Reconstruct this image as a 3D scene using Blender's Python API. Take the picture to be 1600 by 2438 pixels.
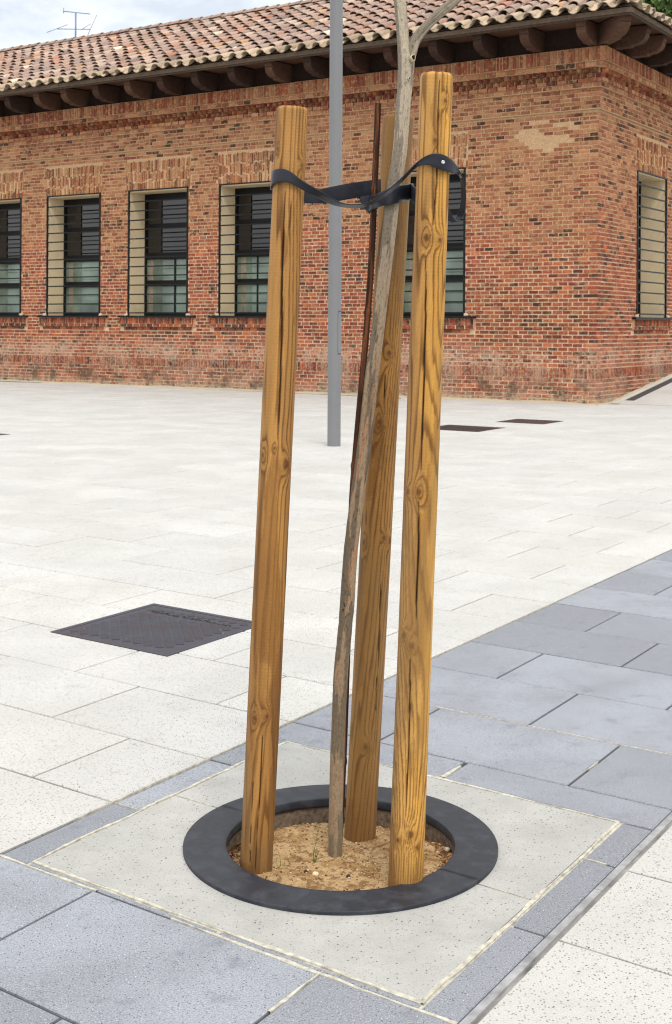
import bpy, math, random
import numpy as np
from mathutils import Vector, Matrix

# ------------------------------------------------------------------ scene, camera, sky, sun
for o in list(bpy.data.objects):
    bpy.data.objects.remove(o)
sc = bpy.context.scene
COL = sc.collection
random.seed(7)
RNG = np.random.default_rng(7)

CAM_H = 1.68
cam_d = bpy.data.cameras.new('camera')
cam = bpy.data.objects.new('camera', cam_d)
COL.objects.link(cam)
cam.location = (0, 0, CAM_H)
cam.rotation_euler = (math.radians(90), math.radians(-0.327), 0)
cam_d.sensor_fit = 'HORIZONTAL'
cam_d.sensor_width = 24.0
cam_d.lens = 24.0 * 3060 / 1600
cam_d.shift_y = -446 / 1600
cam_d.clip_start = 0.05
cam_d.clip_end = 2000
cam_d.dof.use_dof = True
cam_d.dof.focus_distance = 4.1
cam_d.dof.aperture_fstop = 16
sc.camera = cam
sc.cycles.filter_width = 1.15

SUN_EL, SUN_AZ = 54.0, 166.0          # azimuth the light comes from, degrees clockwise from +Y
w = bpy.data.worlds.new('World')
sc.world = w
w.use_nodes = True
nt = w.node_tree
for n in list(nt.nodes):
    nt.nodes.remove(n)
out = nt.nodes.new('ShaderNodeOutputWorld')
bg = nt.nodes.new('ShaderNodeBackground')
bg.inputs['Strength'].default_value = 0.12
sky = nt.nodes.new('ShaderNodeTexSky')
sky.sky_type = 'NISHITA'
sky.sun_disc = False
sky.sun_elevation = math.radians(SUN_EL)
sky.sun_rotation = math.radians(SUN_AZ)
sky.air_density = 1.0
sky.dust_density = 1.5
tc = nt.nodes.new('ShaderNodeTexCoord')
mp = nt.nodes.new('ShaderNodeMapping')
mp.inputs['Scale'].default_value = (1, 1, 2.2)
mp.inputs['Location'].default_value = (0.9, 0.1, 0.42)
nz = nt.nodes.new('ShaderNodeTexNoise')
nz.inputs['Scale'].default_value = 3.4
nz.inputs['Detail'].default_value = 9
nz.inputs['Roughness'].default_value = 0.55
cr = nt.nodes.new('ShaderNodeValToRGB')
cr.color_ramp.elements[0].position = 0.36
cr.color_ramp.elements[1].position = 0.55
mx = nt.nodes.new('ShaderNodeMix')
mx.data_type = 'RGBA'
mx.inputs[7].default_value = (12.5, 12.5, 12.4, 1)
lift = nt.nodes.new('ShaderNodeMix')          # thin high veil over the blue
lift.data_type = 'RGBA'
lift.inputs[0].default_value = 0.72
lift.inputs[7].default_value = (7.8, 8.3, 8.9, 1)
nt.links.new(tc.outputs['Generated'], mp.inputs[0])
nt.links.new(mp.outputs[0], nz.inputs['Vector'])
nt.links.new(nz.outputs['Fac'], cr.inputs[0])
nt.links.new(cr.outputs[0], mx.inputs[0])
nt.links.new(sky.outputs[0], lift.inputs[6])
nt.links.new(lift.outputs[2], mx.inputs[6])
nt.links.new(mx.outputs[2], bg.inputs[0])
nt.links.new(bg.outputs[0], out.inputs[0])

sun_d = bpy.data.lights.new('sun', 'SUN')
sun_d.energy = 2.1
sun_d.angle = math.radians(20)
sun_d.color = (1.0, 0.94, 0.85)
sun = bpy.data.objects.new('sun', sun_d)
COL.objects.link(sun)
sun.location = (0, -20, 40)
_az, _el = math.radians(SUN_AZ), math.radians(SUN_EL)
_dir = Vector((math.sin(_az) * math.cos(_el), math.cos(_az) * math.cos(_el), math.sin(_el)))
sun.rotation_euler = _dir.to_track_quat('Z', 'Y').to_euler()

sc.view_settings.view_transform = 'Standard'
sc.view_settings.look = 'None'
sc.view_settings.gamma = 1.0
sc.view_settings.exposure = 0.02

# ------------------------------------------------------------------ helpers
def lin(*c):
    r = []
    for v in c:
        v = v / 255.0
        r.append(v / 12.92 if v <= 0.04045 else ((v + 0.055) / 1.055) ** 2.4)
    return np.array(r)

def _hash(ix, iy, iz, seed):
    h = (ix.astype(np.int64) * 374761393 + iy.astype(np.int64) * 668265263 + iz.astype(np.int64) * 2147483647 + seed * 1274126177) & 0xFFFFFFFF
    h = ((h ^ (h >> 13)) * 1274126177) & 0xFFFFFFFF
    h = ((h ^ (h >> 16)) * 2246822519) & 0xFFFFFFFF
    return ((h ^ (h >> 15)) & 0xFFFFFF) / float(0xFFFFFF)

def vnoise(x, y, z, seed=0):
    x, y, z = np.broadcast_arrays(np.asarray(x, float), np.asarray(y, float), np.asarray(z, float))
    ix, iy, iz = np.floor(x), np.floor(y), np.floor(z)
    fx, fy, fz = x - ix, y - iy, z - iz
    fx, fy, fz = [t * t * (3 - 2 * t) for t in (fx, fy, fz)]
    r = 0
    for dx in (0, 1):
        for dy in (0, 1):
            for dz in (0, 1):
                wgt = (fx if dx else 1 - fx) * (fy if dy else 1 - fy) * (fz if dz else 1 - fz)
                r = r + wgt * _hash(ix + dx, iy + dy, iz + dz, seed)
    return r

def fbm(x, y, z, seed=0, oct=4):
    r, a, t = 0, 1.0, 0
    for k in range(oct):
        r = r + a * vnoise(np.asarray(x) * 2 ** k, np.asarray(y) * 2 ** k, np.asarray(z) * 2 ** k, seed + k)
        t += a
        a *= 0.5
    return r / t

def sstep(a, b, x):
    t = np.clip((np.asarray(x, float) - a) / (b - a), 0, 1)
    return t * t * (3 - 2 * t)

def tag(o, label=None, cat=None, group=None, kind=None):
    if label: o['label'] = label
    if cat: o['category'] = cat
    if group: o['group'] = group
    if kind: o['kind'] = kind
    return o

def empty(name, loc=(0, 0, 0)):
    o = bpy.data.objects.new(name, None)
    o.empty_display_size = 0.1
    o.location = loc
    COL.objects.link(o)
    return o

def link(name, me, parent=None, mat=None, loc=None):
    o = bpy.data.objects.new(name, me)
    COL.objects.link(o)
    if mat is not None and not me.materials:
        me.materials.append(mat)
    if loc is not None:
        o.location = loc
    if parent is not None:
        o.parent = parent
        # vertices are given in world space: undo every offset of the ancestors
        off = Vector((0, 0, 0))
        p = parent
        while p is not None:
            off += p.location
            p = p.parent
        o.location = (Vector(loc) if loc is not None else Vector((0, 0, 0))) - off
    return o

def mesh_np(name, V, F, col=None, smooth=False):
    """V (n,3); F list of index tuples or (m,4) array; col (n,3) per vertex"""
    me = bpy.data.meshes.new(name)
    if isinstance(F, np.ndarray):
        V = np.asarray(V, np.float32)
        m, k = F.shape
        me.vertices.add(len(V))
        me.vertices.foreach_set('co', V.ravel())
        me.loops.add(m * k)
        me.loops.foreach_set('vertex_index', F.astype(np.int32).ravel())
        me.polygons.add(m)
        me.polygons.foreach_set('loop_start', np.arange(0, m * k, k, dtype=np.int32))
        me.update(calc_edges=True)
    else:
        me.from_pydata([tuple(map(float, v)) for v in V], [], F)
    if col is not None:
        a = me.attributes.new('Col', 'FLOAT_COLOR', 'POINT')
        c = np.ones((len(V), 4), np.float32)
        c[:, :3] = col
        a.data.foreach_set('color', c.ravel())
    me.polygons.foreach_set('use_smooth', np.full(len(me.polygons), bool(smooth)))
    me.update()
    return me

BOXF = np.array([[0, 3, 2, 1], [4, 5, 6, 7], [0, 1, 5, 4], [1, 2, 6, 5], [2, 3, 7, 6], [3, 0, 4, 7]])

def box_pts(o, ax, ay, az, x0, x1, y0, y1, z0, z1):
    """8 corners in a frame (o, ax, ay, az)"""
    P = [(x0, y0, z0), (x1, y0, z0), (x1, y1, z0), (x0, y1, z0), (x0, y0, z1), (x1, y0, z1), (x1, y1, z1), (x0, y1, z1)]
    return np.array([o + ax * a + ay * b + az * c for a, b, c in P])

class Soup:
    """collects pieces (verts, quads, colour); builds them as one mesh or one by one"""
    def __init__(s): s.items = []
    def add(s, V, F, c=None): s.items.append((np.asarray(V, float), np.asarray(F), c))
    def mesh(s, name, items=None, smooth=False):
        items = s.items if items is None else items
        V, F, Cc, n = [], [], [], 0
        for v, f, c in items:
            V.append(v); F.append(f + n); n += len(v)
            if c is not None:
                c = np.asarray(c, float)
                Cc.append(np.tile(c, (len(v), 1)) if c.ndim == 1 else c)
        return mesh_np(name, np.concatenate(V), np.concatenate(F), np.concatenate(Cc) if Cc else None, smooth)

def tube(path, rad, n=12, caps=True):
    """swept tube along path (m,3) with radius per point; returns V, quads"""
    P = np.asarray(path, float); m = len(P)
    rad = np.broadcast_to(np.asarray(rad, float), (m,))
    T = np.gradient(P, axis=0); T /= np.linalg.norm(T, axis=1)[:, None] + 1e-12
    up = np.array([0, 1.0, 0]) if abs(T[0][1]) < 0.9 else np.array([1.0, 0, 0])
    V = []
    A = up - T[0] * (up @ T[0]); A /= np.linalg.norm(A)
    for i in range(m):
        A = A - T[i] * (A @ T[i]); A /= np.linalg.norm(A)
        B = np.cross(T[i], A)
        th = np.linspace(0, 2 * np.pi, n, endpoint=False)
        V.append(P[i] + rad[i] * (np.cos(th)[:, None] * A + np.sin(th)[:, None] * B))
    V = np.concatenate(V)
    I = np.arange(m - 1)[:, None] * n; J = np.arange(n)[None, :]; J2 = (J + 1) % n
    F = np.stack([I + J, I + J2, I + n + J2, I + n + J], -1).reshape(-1, 4)
    if caps:
        V = np.concatenate([V, [P[0]], [P[-1]]])
        j = np.arange(n); j2 = (j + 1) % n
        c0, c1 = len(V) - 2, len(V) - 1
        F = np.concatenate([F, np.stack([j2, j, np.full(n, c0), np.full(n, c0)], -1)[:, [0, 1, 2, 2]] * 0 + np.stack([j2, j, np.full(n, c0), j2], -1)]) if False else F
    return V, F

def tube_mesh(name, path, rad, n=12, col=None, smooth=True):
    V, F = tube(path, rad, n)
    FL = [tuple(f) for f in F]
    m = len(path)
    if len(V) >= m * n + 2:
        c0, c1 = m * n, m * n + 1
        for j in range(n):
            FL.append(((j + 1) % n, j, c0))
            FL.append(((m - 1) * n + j, (m - 1) * n + (j + 1) % n, c1))
    me = mesh_np(name, V, FL, col)
    if smooth:
        me.polygons.foreach_set('use_smooth', np.ones(len(me.polygons), bool))
    return me

def spline(pts, m):
    P = np.asarray(pts, float); n = len(P)
    t = np.concatenate([[0], np.cumsum(np.linalg.norm(np.diff(P[:, :3], axis=0), axis=1))])
    tt = np.linspace(0, t[-1], m)
    D = np.zeros_like(P)
    for i in range(n):
        a, b = max(i - 1, 0), min(i + 1, n - 1)
        D[i] = (P[b] - P[a]) / (t[b] - t[a])
    k = np.clip(np.searchsorted(t, tt) - 1, 0, n - 2)
    h = (t[k + 1] - t[k])[:, None]; u = ((tt - t[k])[:, None]) / h
    return ((2 * u**3 - 3 * u**2 + 1) * P[k] + (u**3 - 2 * u**2 + u) * h * D[k] + (-2 * u**3 + 3 * u**2) * P[k + 1] + (u**3 - u**2) * h * D[k + 1])

# ------------------------------------------------------------------ materials
def new_mat(name):
    m = bpy.data.materials.new(name)
    m.use_nodes = True
    t = m.node_tree
    b = t.nodes['Principled BSDF']
    return m, t, b

def N(t, kind, **kw):
    n = t.nodes.new(kind)
    for k, v in kw.items():
        if k in n.inputs.keys():
            n.inputs[k].default_value = v
        else:
            setattr(n, k, v)
    return n

def pos(t):
    return t.nodes.new('ShaderNodeNewGeometry').outputs['Position']

def noise(t, scale, detail=4, rough=0.55, vec=None, dist=0.0):
    n = N(t, 'ShaderNodeTexNoise', Scale=scale, Detail=detail, Roughness=rough, Distortion=dist)
    t.links.new(vec if vec is not None else pos(t), n.inputs['Vector'])
    return n.outputs['Fac']

def ramp(t, fac, stops):
    r = t.nodes.new('ShaderNodeValToRGB')
    e = r.color_ramp.elements
    while len(e) < len(stops): e.new(0.5)
    for k, (p, c) in enumerate(stops):
        e[k].position = p
        c = (c, c, c) if isinstance(c, (int, float)) else c
        e[k].color = (c[0], c[1], c[2], 1)
    t.links.new(fac, r.inputs[0])
    return r.outputs[0]

def mix(t, fac, a, b, mode='MIX'):
    m = t.nodes.new('ShaderNodeMix'); m.data_type = 'RGBA'; m.blend_type = mode
    for sock, v in ((m.inputs[0], fac), (m.inputs[6], a), (m.inputs[7], b)):
        if hasattr(v, 'is_linked'):
            t.links.new(v, sock)
        elif isinstance(v, (int, float)):
            sock.default_value = v
        else:
            sock.default_value = (v[0], v[1], v[2], 1)
    return m.outputs[2]

def math_n(t, op, a, b=None, clamp=False):
    m = t.nodes.new('ShaderNodeMath'); m.operation = op; m.use_clamp = clamp
    for k, v in ((0, a), (1, b)):
        if v is None: continue
        if hasattr(v, 'is_linked'): t.links.new(v, m.inputs[k])
        else: m.inputs[k].default_value = v
    return m.outputs[0]

def attr(t, name='Col'):
    a = t.nodes.new('ShaderNodeAttribute'); a.attribute_name = name
    return a.outputs['Color']

def bump(t, b, height, strength=0.3, dist=0.01):
    n = N(t, 'ShaderNodeBump', Strength=strength, Distance=dist)
    t.links.new(height, n.inputs['Height'])
    t.links.new(n.outputs[0], b.inputs['Normal'])

def finish(t, b, colour, rough=0.85, spec=0.3):
    if hasattr(colour, 'is_linked'): t.links.new(colour, b.inputs['Base Color'])
    else: b.inputs['Base Color'].default_value = (colour[0], colour[1], colour[2], 1)
    if hasattr(rough, 'is_linked'): t.links.new(rough, b.inputs['Roughness'])
    else: b.inputs['Roughness'].default_value = rough
    b.inputs['Specular IOR Level'].default_value = spec

def speck(t, scale, lo, hi, share, size=0.33, vec=None):
    """mask (1 = speck) of small chips: cells of a Voronoi pattern, a share of them picked at random"""
    v = N(t, 'ShaderNodeTexVoronoi', Scale=scale)
    t.links.new(vec if vec is not None else pos(t), v.inputs['Vector'])
    near = ramp(t, v.outputs['Distance'], [(size * 0.75, 1.0), (size, 0.0)])
    sep = t.nodes.new('ShaderNodeSeparateColor'); t.links.new(v.outputs['Color'], sep.inputs[0])
    pick = ramp(t, sep.outputs[0], [(share * 0.97, 1.0), (share, 0.0)])
    return mix(t, 1.0, near, pick, 'MULTIPLY')

def mat_white_slab():
    m, t, b = new_mat('white_concrete_slab')
    c = mix(t, 1.0, attr(t), (1, 1, 1), 'MULTIPLY')
    n1 = noise(t, 1.3, 5, 0.6)
    c = mix(t, ramp(t, n1, [(0.38, 0.55), (0.62, 0.0)]), c, (0.45, 0.445, 0.42))
    n2 = noise(t, 7, 6, 0.7)
    c = mix(t, ramp(t, n2, [(0.56, 0.0), (0.72, 0.5)]), c, (0.37, 0.365, 0.34))
    n4 = noise(t, 26, 4, 0.6)
    c = mix(t, ramp(t, n4, [(0.64, 0.0), (0.72, 0.6)]), c, (0.24, 0.24, 0.235))
    n3 = noise(t, 190, 3, 0.6)
    c = mix(t, ramp(t, n3, [(0.36, 0.45), (0.52, 0.0)]), c, (0.33, 0.33, 0.31))
    c = mix(t, speck(t, 118, 0, 0, 0.42, 0.36), c, (0.24, 0.235, 0.225))
    c = mix(t, speck(t, 75, 0, 0, 0.10, 0.26), c, (0.13, 0.13, 0.13))
    finish(t, b, c, 0.85, 0.25)
    bump(t, b, n3, 0.25, 0.003)
    return m

def mat_granite():
    m, t, b = new_mat('blue_grey_granite')
    c = attr(t)
    big = noise(t, 2.2, 5, 0.6)
    c = mix(t, ramp(t, big, [(0.36, 0.6), (0.58, 0.0)]), c, (0.215, 0.225, 0.25))
    f = noise(t, 210, 3, 0.7)
    c = mix(t, ramp(t, f, [(0.52, 0.0), (0.70, 0.55)]), c, (0.52, 0.53, 0.56))
    c = mix(t, ramp(t, f, [(0.34, 0.75), (0.48, 0.0)]), c, (0.095, 0.102, 0.12))
    c = mix(t, speck(t, 150, 0, 0, 0.16, 0.36), c, (0.055, 0.06, 0.085))
    c = mix(t, speck(t, 150, 0, 0, 0.05, 0.30), c, (0.62, 0.63, 0.65))
    d = noise(t, 9, 5, 0.65)
    c = mix(t, ramp(t, d, [(0.57, 0.0), (0.72, 0.5)]), c, (0.13, 0.14, 0.165))
    finish(t, b, c, 0.72, 0.35)
    bump(t, b, f, 0.25, 0.002)
    return m

def mat_surround():
    m, t, b = new_mat('grey_cast_concrete')
    c = mix(t, ramp(t, noise(t, 3, 6, 0.65), [(0.38, 0.0), (0.64, 1.0)]), (0.375, 0.374, 0.355), (0.465, 0.463, 0.443))
    c = mix(t, ramp(t, noise(t, 14, 5, 0.7), [(0.55, 0.0), (0.75, 0.45)]), c, (0.30, 0.30, 0.275))
    c = mix(t, speck(t, 78, 0, 0, 0.24, 0.24), c, (0.085, 0.085, 0.08))
    c = mix(t, speck(t, 160, 0, 0, 0.22, 0.33), c, (0.22, 0.22, 0.21))
    f = noise(t, 160, 3, 0.6)
    c = mix(t, ramp(t, f, [(0.35, 0.28), (0.55, 0.0)]), c, (0.24, 0.24, 0.22))
    finish(t, b, c, 0.8, 0.3)
    bump(t, b, f, 0.2, 0.002)
    return m

def mat_attr(name, rough=0.85, spec=0.25, nscale=60, namt=0.25, bstr=0.3, bdist=0.004):
    m, t, b = new_mat(name)
    n = noise(t, nscale, 5, 0.65)
    c = mix(t, 1.0, attr(t), ramp(t, n, [(0.3, 1 - namt), (0.7, 1 + namt * 0.4)]), 'MULTIPLY')
    finish(t, b, c, rough, spec)
    if bstr: bump(t, b, n, bstr, bdist)
    return m

def mat_flat(name, c, rough=0.6, spec=0.4, var=0.15, scale=20, metal=0.0, bstr=0.0):
    m, t, b = new_mat(name)
    n = noise(t, scale, 5, 0.6)
    c = np.asarray(c, float)
    col = ramp(t, n, [(0.3, tuple(c * (1 - var))), (0.7, tuple(np.minimum(c * (1 + var), 1)))])
    finish(t, b, col, rough, spec)
    b.inputs['Metallic'].default_value = metal
    if bstr: bump(t, b, n, bstr, 0.004)
    return m

def mat_brick(name, is_mortar=False):
    """brick faces and mortar share the same weathering: lime bloom low on the wall, dirt at the very foot"""
    m, t, b = new_mat(name)
    p = pos(t)
    sep = t.nodes.new('ShaderNodeSeparateXYZ'); t.links.new(p, sep.inputs[0])
    z = sep.outputs[2]
    n = noise(t, 34, 3, 0.7)
    c = mix(t, 1.0, attr(t), ramp(t, n, [(0.3, 0.62), (0.7, 1.22)]), 'MULTIPLY')
    # mortar smeared over the faces
    sm = noise(t, 11, 4, 0.72)
    smear_amt = ramp(t, math_n(t, 'MULTIPLY', z, 0.125), [(0.16, 0.40), (0.45, 0.80)])
    smear = mix(t, 1.0, ramp(t, sm, [(0.52, 0.0), (0.66, 1.0)]), smear_amt, 'MULTIPLY')
    c = mix(t, smear, c, tuple(lin(200, 160, 120) * 0.84))
    # lime bloom
    lb = noise(t, 1.25, 4, 0.66)
    band = ramp(t, math_n(t, 'MULTIPLY', z, 0.25), [(0.0, 0.30), (0.09, 0.32), (0.16, 0.42), (0.25, 0.62), (0.31, 0.12), (0.36, 0.0)])
    edge = noise(t, 16, 3, 0.7)
    k = math_n(t, 'ADD', math_n(t, 'MULTIPLY', lb, 0.45), math_n(t, 'MULTIPLY', edge, 0.55))
    bloom = mix(t, 1.0, ramp(t, k, [(0.46, 0.0), (0.54, 1.0)]), band, 'MULTIPLY')
    c = mix(t, bloom, c, tuple(lin(205, 182, 158) * 0.86))
    # dirt and damp at the foot
    dz = ramp(t, math_n(t, 'MULTIPLY', z, 0.5), [(0.0, 0.85), (0.2, 0.7), (0.27, 0.0)])
    dn = noise(t, 1.7, 4, 0.7)
    dirt = mix(t, 1.0, ramp(t, dn, [(0.50, 0.0), (0.62, 1.0)]), dz, 'MULTIPLY')
    c = mix(t, dirt, c, tuple(lin(92, 76, 62)))
    fz = ramp(t, math_n(t, 'MULTIPLY', z, 1.0), [(0.03, 0.75), (0.22, 0.0)])
    foot = mix(t, 1.0, ramp(t, noise(t, 9, 3, 0.7), [(0.42, 0.0), (0.56, 1.0)]), fz, 'MULTIPLY')
    c = mix(t, foot, c, tuple(lin(196, 180, 152) * 0.9))
    finish(t, b, c, 0.92, 0.15)
    bump(t, b, n, 0.5, 0.01)
    return m

M = {}
M['white'] = mat_white_slab()
M['granite'] = mat_granite()
M['surround'] = mat_surround()
M['brick'] = mat_brick('old_brick')
M['mortar'] = mat_brick('lime_mortar')
M['bed_white'] = mat_flat('grey_joint_mortar', (0.24, 0.235, 0.215), 0.95, 0.1, 0.6, 5)
M['bed_dark'] = mat_flat('dark_joint_dirt', (0.075, 0.08, 0.09), 0.95, 0.1, 0.3, 14)
M['cream'] = mat_flat('cream_mortar', tuple(lin(204, 200, 186) * 0.82), 0.95, 0.1, 0.35, 38)
M['tile'] = mat_attr('old_roof_tile', 0.92, 0.15, 22, 0.35, 0.4, 0.01)
M['wood'] = mat_attr('treated_pine', 0.62, 0.3, 260, 0.22, 0.25, 0.0015)
M['bark'] = mat_attr('plane_bark', 0.85, 0.2, 130, 0.28, 0.45, 0.003)
M['eave'] = mat_attr('dark_eave_timber', 0.85, 0.2, 14, 0.35, 0.3, 0.01)
M['black_metal'] = mat_flat('black_paint', (0.006, 0.006, 0.007), 0.5, 0.22, 0.2, 6)
M['reveal'] = mat_flat('beige_render', tuple(lin(232, 212, 176) * 0.96), 0.9, 0.15, 0.07, 2.5)
M['soil'] = mat_attr('sandy_soil', 0.97, 0.1, 190, 0.45, 0.9, 0.006)
M['stone'] = mat_attr('pebble', 0.9, 0.2, 60, 0.2, 0.2)
M['post'] = mat_flat('grey_painted_steel', lin(118, 119, 122), 0.45, 0.35, 0.06, 1.5)
M['seam'] = mat_flat('dark_seam', (0.06, 0.062, 0.068), 0.6, 0.3, 0.1, 5)
M['grass'] = mat_flat('grass_green', (0.07, 0.15, 0.02), 0.7, 0.3, 0.3, 60)
M['alu'] = mat_flat('galvanised', (0.55, 0.56, 0.58), 0.35, 0.5, 0.1, 30, 0.7)
M['edging'] = mat_flat('grey_edging_strip', (0.31, 0.31, 0.32), 0.7, 0.2, 0.35, 14)
M['antenna'] = mat_flat('antenna_grey', (0.16, 0.22, 0.36), 0.5, 0.4, 0.1, 5)

def mat_rubber(name, c, rough, streak):
    m, t, b = new_mat(name)
    n = noise(t, 18, 6, 0.65)
    f = noise(t, 120, 4, 0.7)
    col = mix(t, ramp(t, n, [(0.45, 0.0), (0.75, streak)]), c, (0.13, 0.14, 0.16))
    col = mix(t, ramp(t, f, [(0.66, 0.0), (0.76, streak)]), col, (0.22, 0.23, 0.24))
    finish(t, b, col, ramp(t, n, [(0.3, rough - 0.08), (0.7, rough + 0.1)]), 0.28)
    bump(t, b, f, 0.12, 0.002)
    return m
M['ring'] = mat_rubber('dark_cast_ring', (0.022, 0.025, 0.034), 0.5, 0.32)
M['strap'] = mat_rubber('black_rubber', (0.017, 0.019, 0.028), 0.36, 0.08)

def mat_iron(name, c, rust):
    m, t, b = new_mat(name)
    n = noise(t, 6, 6, 0.7)
    col = mix(t, ramp(t, n, [(0.48, 0.0), (0.70, rust)]), c, tuple(lin(104, 66, 50)))
    col = mix(t, speck(t, 48, 0, 0, 0.012, 0.22), col, (0.5, 0.48, 0.42))
    finish(t, b, col, ramp(t, n, [(0.3, 0.45), (0.7, 0.75)]), 0.4)
    b.inputs['Metallic'].default_value = 0.15
    bump(t, b, noise(t, 150, 3, 0.6), 0.25, 0.002)
    return m
M['iron'] = mat_iron('cast_iron', (0.050, 0.051, 0.066), 0.22)
M['iron_far'] = mat_iron('rusty_iron', (0.045, 0.034, 0.034), 0.55)

def mat_pane(name, c, ior):
    m, t, b = new_mat(name)
    c = np.array(c)
    col = ramp(t, noise(t, 1.1, 2, 0.5), [(0.35, tuple(c * 0.55)), (0.62, tuple(c * 1.25))])
    finish(t, b, col, 0.04, 0.5)
    b.inputs['IOR'].default_value = ior
    return m
M['curtain'] = mat_flat('drawn_curtain', (0.28, 0.24, 0.18), 0.9, 0.1, 0.3, 6)
M['pane_dark'] = mat_pane('dark_glass', (0.010, 0.010, 0.012), 1.6)
M['pane_green'] = mat_pane('green_blind_behind_glass', (0.17, 0.23, 0.185), 1.6)

# ------------------------------------------------------------------ paving frame
PO = np.array([-0.925, 4.01, 0.0])
E1 = np.array([math.cos(math.radians(57.4)), math.sin(math.radians(57.4)), 0.0])
E2 = np.array([math.cos(math.radians(-35.5)), math.sin(math.radians(-35.5)), 0.0])
EZ = np.array([0, 0, 1.0])
def pab(a, b, z=0.0): return PO + E1 * a + E2 * b + EZ * z

# building frame
BC = np.array([5.546, 27.278, 0.0])
UL = np.array([math.cos(math.radians(147)), math.sin(math.radians(147)), 0.0])
UR = np.array([math.cos(math.radians(57)), math.sin(math.radians(57)), 0.0])
def Lf(s, z, o=0.0): return BC + UL * s - UR * o + EZ * z       # left facade: s along, o outwards
def Rf(t, z, o=0.0): return BC + UR * t - UL * o + EZ * z       # right facade

# ------------------------------------------------------------------ ground and paving
ground = link('ground', mesh_np('ground', np.array([(-400, -200, -0.2), (400, -200, -0.2), (400, 700, -0.2), (-400, 700, -0.2)]), np.array([[0, 1, 2, 3]])), None,
              mat_flat('pale_ground', (0.42, 0.42, 0.40), 0.95, 0.1, 0.1, 0.4))
tag(ground, 'pale ground spreading beyond the square to the horizon', 'ground', kind='structure')

ROWS = [-0.035]
for d in (0.535,) * 14: ROWS.append(ROWS[-1] - d)
ROWS = ROWS[::-1] + [0.5, 1.037, 1.60, 2.15, 2.71, 3.265, 3.83, 4.40, 4.975, 5.59]
while ROWS[-1] < 42: ROWS.append(ROWS[-1] + 0.572)
GAP = 0.0055
def slab_piece(a0, a1, b0, b1, zt, thick=0.05, bev=0.004, g=GAP):
    """paving slab with a small arris; 12 vertices"""
    a0 += g; a1 -= g; b0 += g; b1 -= g
    q = [(a0, b0), (a1, b0), (a1, b1), (a0, b1)]
    qi = [(a0 + bev, b0 + bev), (a1 - bev, b0 + bev), (a1 - bev, b1 - bev), (a0 + bev, b1 - bev)]
    V = [pab(a, b, zt - thick) for a, b in q] + [pab(a, b, zt - bev * 0.8) for a, b in q] + [pab(a, b, zt) for a, b in qi]
    F = [[0, 4, 5, 1], [1, 5, 6, 2], [2, 6, 7, 3], [3, 7, 4, 0], [4, 8, 9, 5], [5, 9, 10, 6], [6, 10, 11, 7], [7, 11, 8, 4], [8, 11, 10, 9]]
    return np.array(V), np.array(F)

def in_building(p):
    d = p - BC
    return d @ UL > -0.05 and d @ UR > -0.05

white = Soup()
def white_slabs(b_edge, sign, rows, brange):
    for k in range(len(rows) - 1):
        a0, a1 = rows[k], rows[k + 1]
        i = ROWS.index(a0)
        ref = ROWS.index(0.5)
        first = 0.42 if (i - ref) % 2 == 0 else 0.885
        if sign > 0: first = 0.46 if (i - ref) % 2 == 0 else 0.9
        bs = [0.0, first]
        while bs[-1] < brange: bs.append(bs[-1] + 0.9)
        for q in range(len(bs) - 1):
            b0, b1 = (b_edge - bs[q + 1], b_edge - bs[q]) if sign < 0 else (b_edge + bs[q], b_edge + bs[q + 1])
            c = pab((a0 + a1) / 2, (b0 + b1) / 2)
            if c[1] < 1.5 or abs(c[0]) > 3.2 + 0.42 * c[1]: continue
            if in_building(c + UL * 0.9) and in_building(c + UR * 0.9) and in_building(c): continue
            zt = random.uniform(-0.0012, 0.0012)
            V, F = slab_piece(a0, a1, b0, b1, zt)
            v = 0.575 * random.uniform(0.94, 1.04)
            white.add(V, F, (v, v * random.uniform(0.985, 0.995), v * random.uniform(0.945, 0.97)))
white_slabs(-0.145, -1, [r for r in ROWS], 30)
white_slabs(1.562, 1, [r for r in ROWS], 24)

plaza = empty('plaza_pavement', tuple(pab(0, -0.145)))
tag(plaza, 'white speckled concrete slab paving across the square', 'pavement', kind='structure')
bed = Soup()
def quad(p): return np.array(p), np.array([[0, 1, 2, 3]])
bed.add(*quad([pab(-9, -34, -.006), pab(-9, -0.15, -.006), pab(46, -0.15, -.006), pab(46, -34, -.006)]))
bed.add(*quad([pab(-9, 1.552, -.006), pab(-9, 30, -.006), pab(46, 30, -.006), pab(46, 1.552, -.006)]))
link('mortar_bed', bed.mesh('mortar_bed'), plaza, M['bed_white'])
def view_rank(v):
    c = v.mean(0)
    inside = abs(c[0]) < 0.29 * c[1] + 0.3 and c[1] > 2.7
    return np.hypot(c[0], c[1]) + (0 if inside else 60)
white.items.sort(key=lambda it: view_rank(it[0]))
for it in white.items[:300]:
    link('paving_slab', white.mesh('paving_slab', [it]), plaza, M['white'])
tag(link('far_paving_slabs', white.mesh('far_paving_slabs', white.items[300:]), plaza, M['white']), kind='stuff')

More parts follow.
